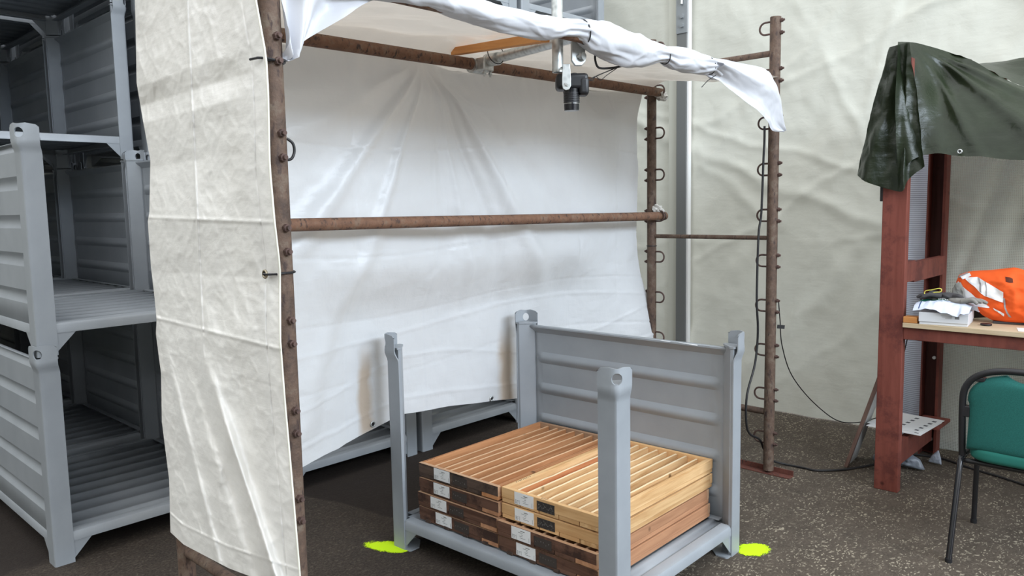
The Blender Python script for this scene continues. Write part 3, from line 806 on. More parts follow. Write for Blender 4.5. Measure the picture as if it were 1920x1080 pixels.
for (x, h, lab) in ((2.455, .040, 'black cable tie round the white roll beside the galvanised clamp'), (3.03, .040, 'black cable tie round the rolled white tarp, midway right'), (3.425, .040, 'black cable tie round the rolled white tarp near its right end')):
    zc = (interp(x, TOP)+interp(x, BOT))/2
    band('cable_tie', (x, 1.925, zc), max(h, (interp(x, TOP)-interp(x, BOT))/2+.003), (1, -.25, .25), BLACK, lab, squash=1.0, rt_=.0024)
tube_obj('tie_tail', [(3.43, 1.89, 2.20), (3.35, 1.89, 2.165), (3.28, 1.88, 2.128)], .0018, BLACK)
tag(C.objects['tie_tail'], 'thin black tie tail pointing down-left below the white roll', 'cable tie')

# left end tarp
EDR = [(.2, 1.90), (.574, 1.916), (.884, 1.936), (1.051, 1.949), (1.233, 1.958), (1.444, 1.940), (1.569, 1.956), (1.722, 1.967), (1.922, 1.955), (2.015, 1.957), (2.168, 1.995), (2.6, 2.03)]
EDL = [(.2, 2.80), (.435, 2.805), (.638, 2.785), (.849, 2.815), (1.028, 2.793), (1.17, 2.815), (1.22, 2.80), (1.30, 2.805), (1.409, 2.818), (1.569, 2.819), (1.60, 2.80), (1.779, 2.762), (1.918, 2.802), (2.048, 2.834), (2.18, 2.816), (2.319, 2.801), (2.6, 2.80)]
left_root = thing('white_tarp', 'creased off-white tarpaulin hanging as the left end wall of the booth', 'tarpaulin', (0, 0, 0))
_rng = random.Random(5)
ZL = [.2, .50, .72, 1.0, 1.22, 1.40, 1.575, 1.76, 1.915, 1.975, 2.04, 2.2, 2.38, 2.7]
YL = [1.80, 2.02, 2.20, 2.42, 2.62, 2.95]
NODE = {(i, j): _rng.uniform(-.007, .007) for i in range(len(YL)) for j in range(len(ZL))}
for i in range(len(YL)):                 # packed pleats stand proud; the long crease at 1.575 kicks out
    NODE[(i, 8)] -= .006; NODE[(i, 9)] += .003; NODE[(i, 10)] -= .008; NODE[(i, 6)] -= .009; NODE[(i, 4)] -= .007
for j in range(len(ZL)): NODE[(3, j)] -= .007
def facets(y, z):
    y += .05*(1.95-z)*.25; i = max(0, min(len(YL)-2, sum(1 for q in YL if q <= y)-1)); zz = z+(.10*(y-2.4) if z < 1.1 else .02*(y-2.4))
    j = max(0, min(len(ZL)-2, sum(1 for q in ZL if q <= zz)-1))
    u_ = (y-YL[i])/(YL[i+1]-YL[i]); v_ = (zz-ZL[j])/(ZL[j+1]-ZL[j])
    return (NODE[(i, j)]*(1-u_)+NODE[(i+1, j)]*u_)*(1-v_)+(NODE[(i, j+1)]*(1-u_)+NODE[(i+1, j+1)]*u_)*v_
def tent(d, w): return max(0, 1-abs(d)/w)
def end_tarp(a, b):
    z0 = interp(a, [(0, .435), (.12, .42), (.5, .44), (1, .50)])
    z = z0+(2.50-z0)*b
    yl, yr = interp(z, EDL), interp(z, EDR); y = yl+(yr-yl)*a
    x = 1.098+.008*fbm(y*2, z*2, 21)+.0035*fbm(y*8, z*8, 5)+facets(y, z)
    x += .006*crumple(y*6, z*6, 7)+.0035*crumple(y*14, z*18, 3)
    q = (y-2.05)-(z-.50)*.62; x -= .030*math.exp(-(q/.040)**2)*ss(1.25, .8, z); q2 = q-.12; x += .012*math.exp(-(q2/.04)**2)*ss(1.2, .8, z)
    q = (y-2.50)-(z-.6)*.45; x -= .012*math.exp(-(q/.03)**2)*ss(1.25, .8, z)
    x -= .005*tent(y-2.43+.03*(z-1.6), .012)*ss(1.0, 1.3, z)
    for zc in (1.575, 1.22): x -= .004*tent(z-zc-.02*(y-2.4), .008)
    x += .003*math.exp(-((y-yr-.075)/.004)**2)
    x -= .003*math.exp(-((z-z0-.075)/.004)**2)
    x -= .014*ss(.25, 0, a)*0
    k = x/1.115
    return (x, y*k, 1.6+(z-1.6)*k)
sheet('sheet', end_tarp, 200, 460, WHITE, left_root)
m = MB(); m.tube([Vector(end_tarp(1, k/60))+Vector((-.001, 0, 0)) for k in range(61)], .0032, 6); m.make('edge_cord', mat('cream_cord', (.74, .72, .62), .6), left_root, smooth=True)
g = grommet('grommet', (1.088, 1.975, 1.424), (-1, 0, 0), left_root, .010, mat('brass_ring', (.35, .3, .22), .35, .8))
def pole_tie(z, y_to, label):
    m = MB(); c0 = Vector((1.15, 1.99, z)); r = PR+.004
    pts = [c0+Vector((r*math.cos(t), r*math.sin(t), 0)) for t in [-PI/2-.9+(PI+1.6)*k/20 for k in range(21)]]
    m.tube([(1.085, y_to-.03, z), (1.089, 1.955, z), (1.105, 1.945, z), (1.135, 1.952, z)]+pts, .0035, 6)
    tag(m.make('cable_tie', BLACK), label, 'cable tie')
pole_tie(2.006, 2.02, 'upper black cable tie holding the side tarp to the front left pole')
pole_tie(1.424, 2.008, 'lower black cable tie through a grommet on the front left pole')
tag(tube_obj('cord_loop', smoothpath([(1.185, 1.99, 1.80), (1.200, 1.985, 1.787), (1.204, 1.985, 1.765), (1.195, 1.985, 1.745), (1.183, 1.99, 1.74)], 4), .004, CABLE), 'small black cord loop on the right side of the front left pole', 'cord')

# ------------------------------------------------------------------ camera rig
GX, GY = 2.444, 2.045
pipe('scaffold_tube', (GX, GY, 2.125), (GX, GY, 3.1), .0225, GALV, 'vertical galvanised tube that carries the camera')
pipe('scaffold_tube', (2.478, 1.95, 2.262), (2.700, 2.70, 2.290), .0235, GALV, 'horizontal galvanised tube between the front and back rails')
cl = thing('scaffold_clamp', 'galvanised scaffold clamp on the upper back rail', 'clamp', (2.672, 2.74, 2.268))
m = MB(); m.tube([(-.04, 0, 0), (.04, 0, 0)], .036, 16); m.make('collar', GALV, cl, ang=.7)
m = MB(); m.prism([(-.035, -.030), (.030, -.034), (.032, .03), (-.035, .03)], -.085, -.025, lambda p, q, t: (p, t, q)); m.make('saddle', GALV, cl, bevel=.006)
m = MB(); m.tube([(-.014, -.155, .012), (.012, -.060, .020)], .030, 16); m.make('socket', GALV, cl, ang=.7)
for dx in (-.02, .02):
    m = MB(); m.tube([(dx, -.07, -.03), (dx-.004, -.072, -.058)], .005, 8); m.tube([(dx-.001, -.07, -.040), (dx-.002, -.071, -.048)], .011, 6); m.make('bolt', GALV, cl)
cl2 = thing('scaffold_clamp', 'galvanised scaffold clamp right of the vertical camera tube', 'clamp', (2.505, 1.99, 2.20))
m = MB(); m.prism([(-.03, .06), (.03, .06), (.03, -.035), (.015, -.05), (-.015, -.05), (-.03, -.03)], -.006, .006, lambda p, q, t: (p*.72-t*.7, -p*.6-t, q)); m.make('lug', GALV, cl2, bevel=.003)
m = MB(); m.tube([(-.005, .02, -.015), (.0, -.028, -.015)], .010, 6); m.tube([(0, -.03, -.015), (0, -.016, -.015)], .016, 12); m.make('bolt', GALV, cl2)
bt = MB(); bt.add([(-.016, -.44, -.012), (.022, -.44, -.012), (.022, .52, -.012), (-.016, .52, -.012), (-.016, -.44, .022), (.022, -.44, .022), (.022, .52, .022), (-.016, .52, .022)],
                  [(0,3,2,1),(4,5,6,7),(0,1,5,4),(1,2,6,5),(2,3,7,6),(3,0,4,7)])
o = bt.make('wooden_batten', BATTEN, bevel=.002); o.location = (2.45, 2.385, 2.280); o.rotation_euler = (math.radians(7.2), 0, math.radians(-21.5)); tag(o, 'orange-brown wooden batten under the roof beside the galvanised tube', 'batten')
band('cable_tie', (2.608, 2.55, 2.292), .040, (.2, 1, 0), BLACK, 'black cable tie binding batten and galvanised tube', squash=1.25, rt_=.0022)

# the camera hangs lens down; its base plate faces the viewer
camx = thing('photo_camera', 'black reflex camera hanging lens down from the galvanised tube', 'camera', (2.480, 2.005, 2.068), YAW-PI/2)
def rbox(name, x0, x1, y0, y1, z0, z1, mt, parent, bv=.006, seg=3):
    o = box_obj(name, x0, x1, y0, y1, z0, z1, mt, parent, bv); o.modifiers['bevel'].segments = seg; angle_smooth(o, .9); return o
body = rbox('body', -.062, .066, -.03, .062, -.012, .050, BLACK, camx, .014)
rbox('grip', .028, .068, -.032, .045, -.036, .035, BLACK, camx, .013)
rbox('prism_hump', -.03, .035, .05, .085, -.02, .045, BLACK, camx, .012)
m = MB(); m.tube([(0, 0, -.010), (0, 0, -.03), (0, 0, -.075), (0, 0, -.088)], .030, 28, rf=lambda t: .0315-.001*t); m.make('lens_barrel', BLACKG, camx, ang=.6)
m = MB()
for z in (-.024, -.031, -.038, -.045, -.052, -.059): m.tube([(0, 0, z), (0, 0, z-.004)], .0325, 28)
m.make('focus_ring', BLACK, camx)
m = MB(); m.tube([(0, 0, -.0665), (0, 0, -.0682)], .0322, 28); m.make('silver_ring', CHROME, camx)
m = MB(); m.tube([(0, 0, -.079), (0, 0, -.084), (0, 0, -.085), (0, 0, -.094)], .029, 28, rf=lambda t: .0262 if t < .5 else .0298); m.make('filter_rim', BLACKG, camx, ang=.6)
m = MB(); m.tube([(0, 0, -.0935), (0, 0, -.0945)], .024, 24); m.make('front_glass', GLASS, camx)
m = MB(); m.tube([(.012, 0, .05), (.012, 0, .053)], .010, 12); m.make('button', BLACK, camx)
br = thing('camera_bracket', 'galvanised strap bracket joining tube and camera', 'bracket', (2.443, 2.00, 2.09), YAW-PI/2)
m = MB(); prof = [(-.014, .055), (.014, .055), (.017, .0), (.017, -.03), (.010, -.042), (-.003, -.045), (-.014, -.038), (-.017, -.025), (-.017, 0)]
m.prism(prof, -.040, -.035, lambda p, q, t: (p-.003, t, q)); m.prism([(-.014, .05), (.014, .05), (.014, .055), (-.014, .055)], -.037, .03, lambda p, q, t: (p-.003, t, q)); m.make('strap', GALV, br, bevel=.001)
m = MB(); m.tube([(0, -.041, -.02), (0, -.047, -.02)], .0095, 6); m.tube([(0, -.047, -.02), (0, -.050, -.02)], .004, 8); m.make('screw', GALV, br)
# cables under the roof
o = tube_obj('cable', smoothpath([(2.572, 1.93, 2.23), (2.567, 1.95, 2.20), (2.580, 1.96, 2.172), (2.615, 1.97, 2.153), (2.68, 1.97, 2.158), (2.75, 1.96, 2.172), (2.83, 1.94, 2.195)], 5), .0045, CABLE); tag(o, 'thick black cable looping below the white roll right of the camera', 'cable')
o = tube_obj('cable', smoothpath([(2.545, 1.985, 2.088), (2.60, 1.985, 2.115), (2.68, 1.98, 2.145), (2.76, 1.96, 2.175), (2.82, 1.94, 2.19)], 5), .0022, CABLE); tag(o, 'thin straight black lead running from the camera up to the roll', 'cable')
o = tube_obj('cable', smoothpath([(2.545, 1.99, 2.108), (2.585, 1.985, 2.10), (2.615, 1.985, 2.12), (2.645, 1.985, 2.108), (2.68, 1.98, 2.13), (2.74, 1.97, 2.165)], 5), .0016, CABLE); tag(o, 'thin wavy black wire between the camera and the roll', 'cable')

# cables round the right pole
o = tube_obj('cable', smoothpath([(4.24, 2.03, 2.02), (4.236, 2.028, 1.92), (4.232, 2.03, 1.83), (4.236, 2.04, 1.53), (4.215, 2.045, 1.40), (4.205, 2.045, 1.04), (4.225, 2.045, .845), (4.205, 2.05, .66), (4.11, 2.05, .49), (4.105, 2.05, .33), (4.15, 2.05, .25), (4.235, 2.03, .20), (4.30, 2.03, .12), (4.38, 2.02, .04), (4.45, 1.96, .008), (4.46, 1.86, .007), (4.464, 1.783, .007), (4.55, 1.69, .007), (4.641, 1.632, .007), (4.799, 1.563, .007), (5.0, 1.52, .007), (5.12, 1.47, .007), (5.16, 1.30, .007), (5.08, 1.12, .007), (5.02, .95, .007), (4.95, .80, .007), (4.85, .60, .007), (4.7, .3, .007)], 6), .0065, CABLE)
tag(o, 'thick black cable hanging down the right pole and running along the floor', 'cable')
o = tube_obj('cable', smoothpath([(4.295, 1.955, 1.02), (4.297, 1.950, .96), (4.32, 1.955, .90), (4.38, 1.97, .76), (4.52, 1.98, .57), (4.68, 1.955, .41), (4.84, 1.90, .27), (4.95, 1.84, .19), (5.05, 1.77, .17), (5.15, 1.70, .185), (5.16, 1.62, .23), (5.02, 1.55, .34), (4.82, 1.46, .55), (4.77, 1.41, .72), (4.76, 1.385, .85)], 6), .0032, CABLE)
tag(o, 'thin black wire sagging from the right pole to the bench', 'cable')
o = box_obj('tape_flag', -.022, .022, -.001, .001, -.011, .011, CABLE, None, .0); o.location = (4.325, 1.952, .868); o.rotation_euler = (0, .1, -.8); tag(o, 'small black tape flag on the thin wire beside the right pole', 'tape')

# ------------------------------------------------------------------ timber bench at the right
bench = thing('work_bench', 'reddish brown timber workbench with high posts and a pale plywood top', 'bench', (0, 0, 0))
def bb(name, x0, x1, y0, y1, z0, z1, mt, bv=.003): return box_obj(name, x0, x1, y0, y1, z0, z1, mt, bench, bv)
bb('post', 4.405, 4.455, 1.314, 1.437, 0, 2.32, REDPAINT)
m = MB(); m.prism([(5.19, 1.334), (5.19, 1.350), (5.265, 1.344), (5.265, 1.429), (5.19, 1.427), (5.19, 1.437), (5.272, 1.437), (5.272, 1.334)], 0, 2.30, lambda p, q, t: (p, q, t))
rp = m.make('channel_post', REDPAINT, bench, bevel=.002); rp['label'] = 'rear channel post with shade painted in its recess'
m = MB(); m.box(5.262, 5.2645, 1.3455, 1.428, .01, 2.29); m.make('recess_shade', WEB_SHADE, rp)  # dark sheet paints the shade of the channel recess
bb('post', 4.405, 4.455, -.80, -.68, 0, 2.34, REDPAINT); bb('post', 5.195, 5.245, -.80, -.68, 0, 2.30, REDPAINT)
bb('top_beam', 4.46, 5.19, 1.36, 1.40, 2.24, 2.33, REDPAINT); bb('top_beam', 4.46, 5.19, -.76, -.72, 2.24, 2.33, REDPAINT)
bb('top_beam', 5.20, 5.24, -.675, 1.334, 2.26, 2.34, REDPAINT)
bb('cross_rail', 4.456, 4.60, 1.318, 1.358, 1.15, 1.262, REDPAINT); bb('cross_rail', 4.602, 5.19, 1.322, 1.362, 1.14, 1.25, REDPAINT)
bb('cross_rail', 4.456, 5.194, 1.36, 1.40, .10, .235, REDPAINT)
bb('foot_shelf_board', 4.95, 5.194, 1.26, 1.41, .236, .256, REDPAINT)
bb('front_rail', 4.41, 4.45, -.675, 1.3135, .850, .9155, REDPAINT); bb('rear_rail', 5.20, 5.24, -.675, 1.334, .850, .9155, REDPAINT)
bb('bearer', 4.4505, 5.199, 1.24, 1.28, .85, .9155, REDPAINT); bb('bearer', 4.4505, 5.199, .25, .29, .85, .9155, REDPAINT)
bb('worktop', 4.392, 5.26, -.70, 1.3125, .917, .942, PLY, .002)
m = MB(); m.tube([(5.250, 1.380, .61), (5.2615, 1.380, .61)], .010, 12); m.tube([(5.250, 1.380, .09), (5.2615, 1.380, .09)], .010, 12); m.make('bolt', PAPER, bench)
o = box_obj('wood_block', 4.395, 4.46, 1.243, 1.312, .943, .975, BATTEN, None, .003); tag(o, 'small orange-brown wood block at the left end of the bench top', 'wood block')
o = box_obj('mending_plate', -.004, .004, -.012, .012, -.05, .05, BLACK, None, .003); o.location = (4.418, 1.4425, 1.635); tag(o, 'small black fitting on the outer side of the front post below the green tarp', 'fitting')

# mesh-reinforced sheet behind the bench
def mesh_mat():
    m = mat('mesh_reinforced_film', (.5, .54, .5), .3); t = NT(m)
    sx = t.n('ShaderNodeSeparateXYZ'); t.l(t.co(), sx.inputs[0]); X, Y, Z = sx.outputs
    def lines(v, per, wd):
        f = t.math('FRACT', t.math('DIVIDE', v, per)); return t.math('LESS_THAN', f, wd)
    ln = t.math('MAXIMUM', lines(Y, .0095, .38), lines(Z, .0095, .42))
    t.l(t.mix(ln, (.40, .43, .385), (.60, .64, .60)), t.b.inputs['Base Color'])
    al = t.math('MAXIMUM', t.math('MULTIPLY', ln, .9), .6)
    tr = t.n('ShaderNodeBsdfTransparent'); mx = t.n('ShaderNodeMixShader'); t.l(al, mx.inputs[0]); t.l(tr.outputs[0], mx.inputs[1]); t.l(t.b.outputs[0], mx.inputs[2]); t.l(mx.outputs[0], t.out.inputs[0])
    return m
MESH = mesh_mat()
def mesh_sheet(a, b):
    y = 1.40-2.2*a; z = .03+2.2*b
    x = 5.30+.02*fbm(y*3, z*1.5, 2)+.018*math.sin(y*9+z*1.1)*.5+.03*math.exp(-((y-.93-.3*(1.6-z))/.05)**2)*ss(1.0, 1.5, z)+.02*math.exp(-((y-1.12-.3*(1.6-z))/.04)**2)
    return (x, y, z)
tag(sheet('mesh_sheet', mesh_sheet, 130, 90, MESH), 'greenish grey mesh-reinforced plastic sheet hanging behind the bench', 'plastic sheet')
def mesh_strip(a, b):
    y = 1.72-.272*a; z = .03+2.1*b
    return (5.27+.025*math.sin(a*5+z)+.02*fbm(y*5, z*2, 8)+.03*a, y-.05*(1-b)*(1-a), z)
MESH2 = mat('ribbed_white_film', (.66, .70, .80), .35); _t = NT(MESH2)
_sx = _t.n('ShaderNodeSeparateXYZ'); _t.l(_t.co(), _sx.inputs[0])
_f = _t.math('LESS_THAN', _t.math('FRACT', _t.math('DIVIDE', _sx.outputs[2], .0125)), .28)
_t.l(_t.mix(_f, (.66, .70, .80), (.30, .33, .40)), _t.b.inputs['Base Color'])
tag(sheet('mesh_sheet', mesh_strip, 30, 60, MESH2), 'whitish mesh sheet strip seen between the two left bench posts', 'plastic sheet')

# green tarp over the rack
gt = thing('green_tarp', 'glossy dark green tarpaulin draped over the top of the bench posts', 'tarpaulin', (0, 0, 0))
ET = [(5.18, 1.445, 2.37), (4.80, 1.44, 2.385), (4.47, 1.43, 2.385), (4.40, 1.425, 2.382), (4.385, 1.40, 2.386), (4.39, 1.375, 2.390), (4.40, 1.35, 2.394), (4.388, 1.33, 2.392), (4.386, 1.32, 2.390)]
EB = [(5.0, 1.50, 1.80), (4.75, 1.535, 1.77), (4.50, 1.572, 1.738), (4.40, 1.578, 1.732), (4.355, 1.50, 1.695), (4.355, 1.42, 1.655), (4.36, 1.315, 1.635), (4.372, 1.30, 1.70), (4.385, 1.225, 1.76)]
ETs, EBs = smoothpath(ET, 5), smoothpath(EB, 5)
def end_flap(a, b):
    n = len(ETs)-1; i = min(int(a*n), n-1); f = a*n-i
    t = ETs[i].lerp(ETs[i+1], f); q = EBs[i].lerp(EBs[i+1], f); p = t.lerp(q, b)
    d = .022*math.sin(a*24+b*2)*ss(.05, .5, b)*.7+.016*fbm(p.y*7, p.z*5, p.x*5)+.018*crumple(p.y*9, p.z*6, p.x*6)
    return (p.x-d, p.y+d*.25, p.z)
sheet('end_flap', end_flap, 90, 70, GREEN, gt)
RT = smoothpath([(4.365, 1.37, 2.396), (4.60, 1.35, 2.420), (4.80, 1.25, 2.385), (4.80, 1.14, 2.330), (4.80, 1.012, 2.236), (4.80, .89, 2.155), (4.80, .6, 2.02), (4.80, .2, 1.97), (4.80, -.3, 2.1), (4.80, -.85, 2.35)], 6)
RBm = smoothpath([(4.378, 1.35, 1.70), (4.39, 1.27, 1.80), (4.44, 1.20, 1.815), (4.44, 1.10, 1.805), (4.44, .98, 1.79), (4.44, .82, 1.772), (4.44, .5, 1.76), (4.44, .2, 1.75), (4.44, -.3, 1.75), (4.44, -.85, 1.8)], 6)
def front_panel(a, b):
    n = len(RT)-1; i = min(int(a*n), n-1); f = a*n-i
    t = RT[i].lerp(RT[i+1], f); q = RBm[i].lerp(RBm[i+1], f)
    p = t.lerp(q, b); p.x -= .05*math.sin(PI*b)
    an = math.atan2(1.37-p.y, 2.42-p.z)
    d = 0
    for c0, wd, am in ((.30, .09, .035), (.55, .05, .02), (.85, .06, .045), (1.02, .04, .025), (.12, .05, .03)): d += am*math.exp(-((an-c0)/wd)**2)
    d *= ss(0, .25, math.hypot(1.37-p.y, 2.42-p.z)); d += .012*fbm(p.y*6, p.z*6, 4)+.012*crumple(p.y*5, p.z*5, 3)
    return (p.x-d*.8, p.y, p.z+d*.3)
sheet('front_panel', front_panel, 140, 60, GREEN, gt)
def rear_panel(a, b):
    y = 1.30-2.2*a; n = len(RT)-1; 
    s = min(RT, key=lambda v: abs(v.y-y)); z0 = s.z
    zt = 2.378+.01*math.sin(y*5)-.015*ss(1.0, 1.3, y)
    return (4.80+.42*b, y, z0+(zt-z0)*ss(-.2, 1, b) if False else z0+(zt-z0)*b-.02*math.sin(PI*b)+.008*fbm(y*6, b*3, 2))
sheet('rear_panel', rear_panel, 80, 14, GREEN, gt)
grommet('grommet', (4.425, 1.082, 1.828), (-1, 0, 0), gt, .009)

# ------------------------------------------------------------------ soft things on the bench
class Pillow:                           # a soft lump: outline in (y, z), bulging towards -x
    def __init__(s, outline, x, depth, seed, amp=.012, fr=14):
        s.o = [Vector(p) for p in outline]; s.c = sum(s.o, Vector((0, 0)))/len(s.o); s.x = x; s.d = depth; s.seed = seed; s.amp = amp; s.fr = fr
        N = 72; s.N = N; s.R = []
        for k in range(N):
            th = 2*PI*k/N; dr = Vector((math.cos(th), math.sin(th))); best = .01
            for p, q in zip(s.o, s.o[1:]+s.o[:1]):
                e = q-p; den = dr.x*e.y-dr.y*e.x
                if abs(den) < 1e-9: continue
                w_ = p-s.c; t = (w_.x*e.y-w_.y*e.x)/den; u_ = (w_.x*dr.y-w_.y*dr.x)/den
                if t > 0 and -1e-6 <= u_ <= 1+1e-6: best = max(best, t)
            s.R.append(best)
    def surf(s, r, th, side=1):
        k = th/(2*PI)*s.N; i = int(k) % s.N; f = k-int(k); R = s.R[i]*(1-f)+s.R[(i+1) % s.N]*f
        y = s.c.x+R*r*math.cos(th); z = s.c.y+R*r*math.sin(th)
        h = s.d*math.sqrt(max(0, 1-r**2.2))+s.amp*fbm(y*s.fr, z*s.fr, s.seed)*(1-r**4)-s.amp*1.6*crumple(y*s.fr*.8, z*s.fr*.8, s.seed)*(1-r**4)
        return Vector((s.x-h*side if side > 0 else s.x+s.d*.6*math.sqrt(max(0, 1-r*r)), y, z))
    def at(s, y, z, lift=.002):
        v = Vector((y, z))-s.c; th = math.atan2(v.y, v.x) % (2*PI); k = th/(2*PI)*s.N; i = int(k) % s.N; f = k-int(k); R = s.R[i]*(1-f)+s.R[(i+1) % s.N]*f
        p = s.surf(min(v.length/R, .999), th); p.x -= lift; return p
    def build(s, name, mt, parent=None, nr=18):
        vs, fs = [], []
        for side in (1, -1):
            base = len(vs); vs.append(s.surf(0, 0, side))
            for j in range(1, nr+1):
                for k in range(s.N): vs.append(s.surf(j/nr, 2*PI*k/s.N, side))
            for k in range(s.N): fs.append((base, base+1+k, base+1+(k+1) % s.N))
            for j in range(nr-1):
                for k in range(s.N):
                    a = base+1+j*s.N; fs.append((a+k, a+s.N+k, a+s.N+(k+1) % s.N, a+(k+1) % s.N))
        return link_mesh(name, vs, fs, mt, parent, True)
    def strip(s, name, A, B, mt, parent, n=24, m_=5, lift=.003):
        # ribbon between two polylines A and B given in (y, z), lying on the lump
        def pl(P, t):
            k = t*(len(P)-1); i = min(int(k), len(P)-2); return Vector(P[i]).lerp(Vector(P[i+1]), k-i)
        return sheet(name, lambda a, b: s.at(*pl(A, a).lerp(pl(B, a), b), lift), n, m_, mt, parent)
vest = thing('safety_vest', 'crumpled orange high-visibility vest with silver tape lying on the bench', 'vest', (0, 0, 0))
vp = Pillow([(1.132, 1.144), (1.118, 1.187), (1.065, 1.209), (.973, 1.218), (.863, 1.237), (.79, 1.215), (.70, 1.17), (.62, 1.08), (.60, .955), (.787, .953), (.891, .949), (.951, .953), (.998, .975), (1.035, 1.012), (1.100, 1.062)], 4.66, .085, 4, .020, 9)
vp.build('cloth', ORANGE, vest, 26)
L_ = .0045
vp.strip('reflective_tape', [(1.113, 1.156), (1.067, 1.114), (1.011, 1.072), (.956, 1.029)], [(1.120, 1.136), (1.09, 1.078), (1.032, 1.030), (.961, 1.024)], REFL, vest, lift=L_)
vp.strip('reflective_tape', [(1.074, 1.178), (1.018, 1.184), (.951, 1.146), (.895, 1.113)], [(1.076, 1.169), (1.023, 1.128), (.978, 1.089), (.898, 1.058)], REFL, vest, 36, 10, L_)
vp.strip('reflective_tape', [(1.102, 1.179), (1.063, 1.202)], [(1.089, 1.166), (1.050, 1.188)], REFL, vest, lift=L_)
vp.strip('reflective_tape', [(.941, 1.027), (.888, 1.001)], [(.936, 1.017), (.89, .987)], REFL, vest, lift=L_)
vp.strip('tape_edge', [(1.115, 1.176), (1.108, 1.186), (1.075, 1.203)], [(1.106, 1.172), (1.100, 1.182), (1.067, 1.200)], REFLG, vest, lift=L_+.001)
vp.strip('tape_edge', [(1.018, 1.184), (1.007, 1.150), (1.0, 1.112)], [(1.008, 1.180), (.998, 1.145), (.990, 1.104)], REFLG, vest, lift=L_+.002)
vp.strip('tape_edge', [(.982, 1.165), (.972, 1.125), (.972, 1.09)], [(.976, 1.163), (.967, 1.122), (.966, 1.086)], REFLG, vest, lift=L_+.002)
vp.strip('tape_edge', [(.898, 1.085), (.893, 1.04), (.870, .985)], [(.889, 1.080), (.884, 1.035), (.858, .982)], REFLG, vest, lift=L_)
vp.strip('neck_opening', [(.893, 1.192), (.873, 1.190), (.861, 1.183)], [(.886, 1.168), (.870, 1.163), (.857, 1.163)], mat('dark_orange_lining', (.10, .02, .008), .9), vest, 8, 4, .003)
o = Pillow([(1.112, 1.115), (1.100, 1.135), (1.07, 1.15), (1.04, 1.14), (1.01, 1.06), (.97, .96), (1.07, .946), (1.12, .946)], 4.74, .03, 9).build('dark_bag', GLOVE); tag(o, 'dark grey cloth bundle behind the white box, mostly under the orange vest', 'cloth')
o = Pillow([(1.128, 1.04), (1.135, 1.11), (1.118, 1.148), (1.095, 1.152), (1.078, 1.12), (1.07, 1.03)], 4.60, .02, 5).build('grey_cup', mat('mid_grey_felt', (.22, .22, .2), .8)); tag(o, 'rounded grey object standing behind the gloves next to the vest', 'object')
# white box with lid
bx = thing('cardboard_box', 'flat white cardboard box near the left end of the bench top', 'box', (4.315, 1.133, .9425), math.radians(8))
bx.location = (4.405, 1.127, .9425); bx.rotation_euler = (0, 0, math.radians(7))
box_obj('tray', .001, .24, -.115, .105, 0, .018, WHITEPL, bx, .001)
box_obj('lid', -.003, .243, -.118, .108, .014, .064, WHITEPL, bx, .002)
m = MB()
for k in range(9): m.box(-.0036, -.0031, -.060-.0022*k, -.0588-.0022*k, .036, .050)
for r, L in enumerate((.05, .045, .03)): m.box(-.0036, -.0031, -.045, -.045+L, .050-.006*r, .0512-.006*r)
m.make('printed_code', INK, bx)
# plastic bag with green print lying over the box
bag = thing('plastic_bag', 'white and blue plastic bag with green print lying on the white box', 'bag', (0, 0, 0))
def bag_fn(a, b):
    y = 1.262-.262*a; x = 4.375+.22*b
    z = 1.0075+.062*math.sin(PI*min(1, .15+b*.9))**.6*(1-.35*abs(2*a-1)**3)+.008*fbm(a*5, b*5, 3)
    if b < .25:
        t = 1-b/.25; z -= t*t*(.020+.026*ss(.35, .72, a)*(1-ss(.80, .86, a)*.9)+.004*math.sin(a*17)); x = 4.385-.004*t+.055*(1-t)
    return (x, y, max(z, .97))
sheet('bag_sheet', bag_fn, 60, 40, BAG, bag)
def lift(fn, d): return lambda a, b: tuple(Vector(fn(a, b))+Vector((-d*.5, 0, d)))
def sub(a0, a1, b0, b1, fn, d=.0015): return lambda a, b: lift(fn, d)(a0+(a1-a0)*a, b0+(b1-b0)*b)
sheet('green_print', sub(.06, .36, .24, .42, bag_fn), 14, 8, BAGGREEN, bag)
sheet('green_print', sub(.36, .72, .30, .40, bag_fn), 14, 6, BAGGREEN, bag)
sheet('blue_print', sub(.095, .115, .02, .22, bag_fn), 4, 6, mat('navy_print', (.03, .07, .2), .4), bag)
m = MB()
for k in range(11):
    a = .40+.03*k; p = lift(bag_fn, .003)(a, .33); m.box(p[0]-.001, p[0], p[1]-.004, p[1]+.001, p[2]-.001, p[2]+.004)
m.make('white_lettering', PAPER, bag)
# gloves
def glove(x, y, z, rz, s, palm, finger, label):
    g = thing('work_glove', label, 'glove', (x, y, z), rz)
    m = MB(); 
    vs = Pillow([(-.05*s, 0), (-.045*s, .022*s), (0, .03*s), (.045*s, .026*s), (.052*s, .004*s), (.03*s, -.004*s), (-.02*s, -.006*s)], 0, .045*s, x*10, .006, 40)
    vs.build('palm', palm, g, 10)
    for k in range(4):
        y0 = .045*s+random.uniform(-.01, .01); L = random.uniform(.05, .07)*s
        p = [(-.035+.018*k, y0*.6, .012), (-.04+.018*k, y0+L*.5, .018+.006*(k % 2)), (-.045+.02*k, y0+L, .006+.004*(k % 3))]
        tube_obj('finger', smoothpath(p, 4), .011*s, finger, g, 10, rf=lambda t: .0115*s*(1-.35*t*t))
    tube_obj('thumb', smoothpath([(-.03, -.02, .01), (-.05, -.045*s, .016), (-.045, -.065*s, .006)], 4), .012*s, finger, g, 10, rf=lambda t: .012*s*(1-.35*t*t))
    return g
glove(4.49, 1.12, 1.078, .2, 1.0, GLOVE, GLOVE, 'dark grey work glove lying uppermost on the plastic bag')
glove(4.455, 1.07, 1.058, 2.9, 1.05, GLOVEL, GLOVEL, 'lighter grey work glove draped over the right side of the bag')
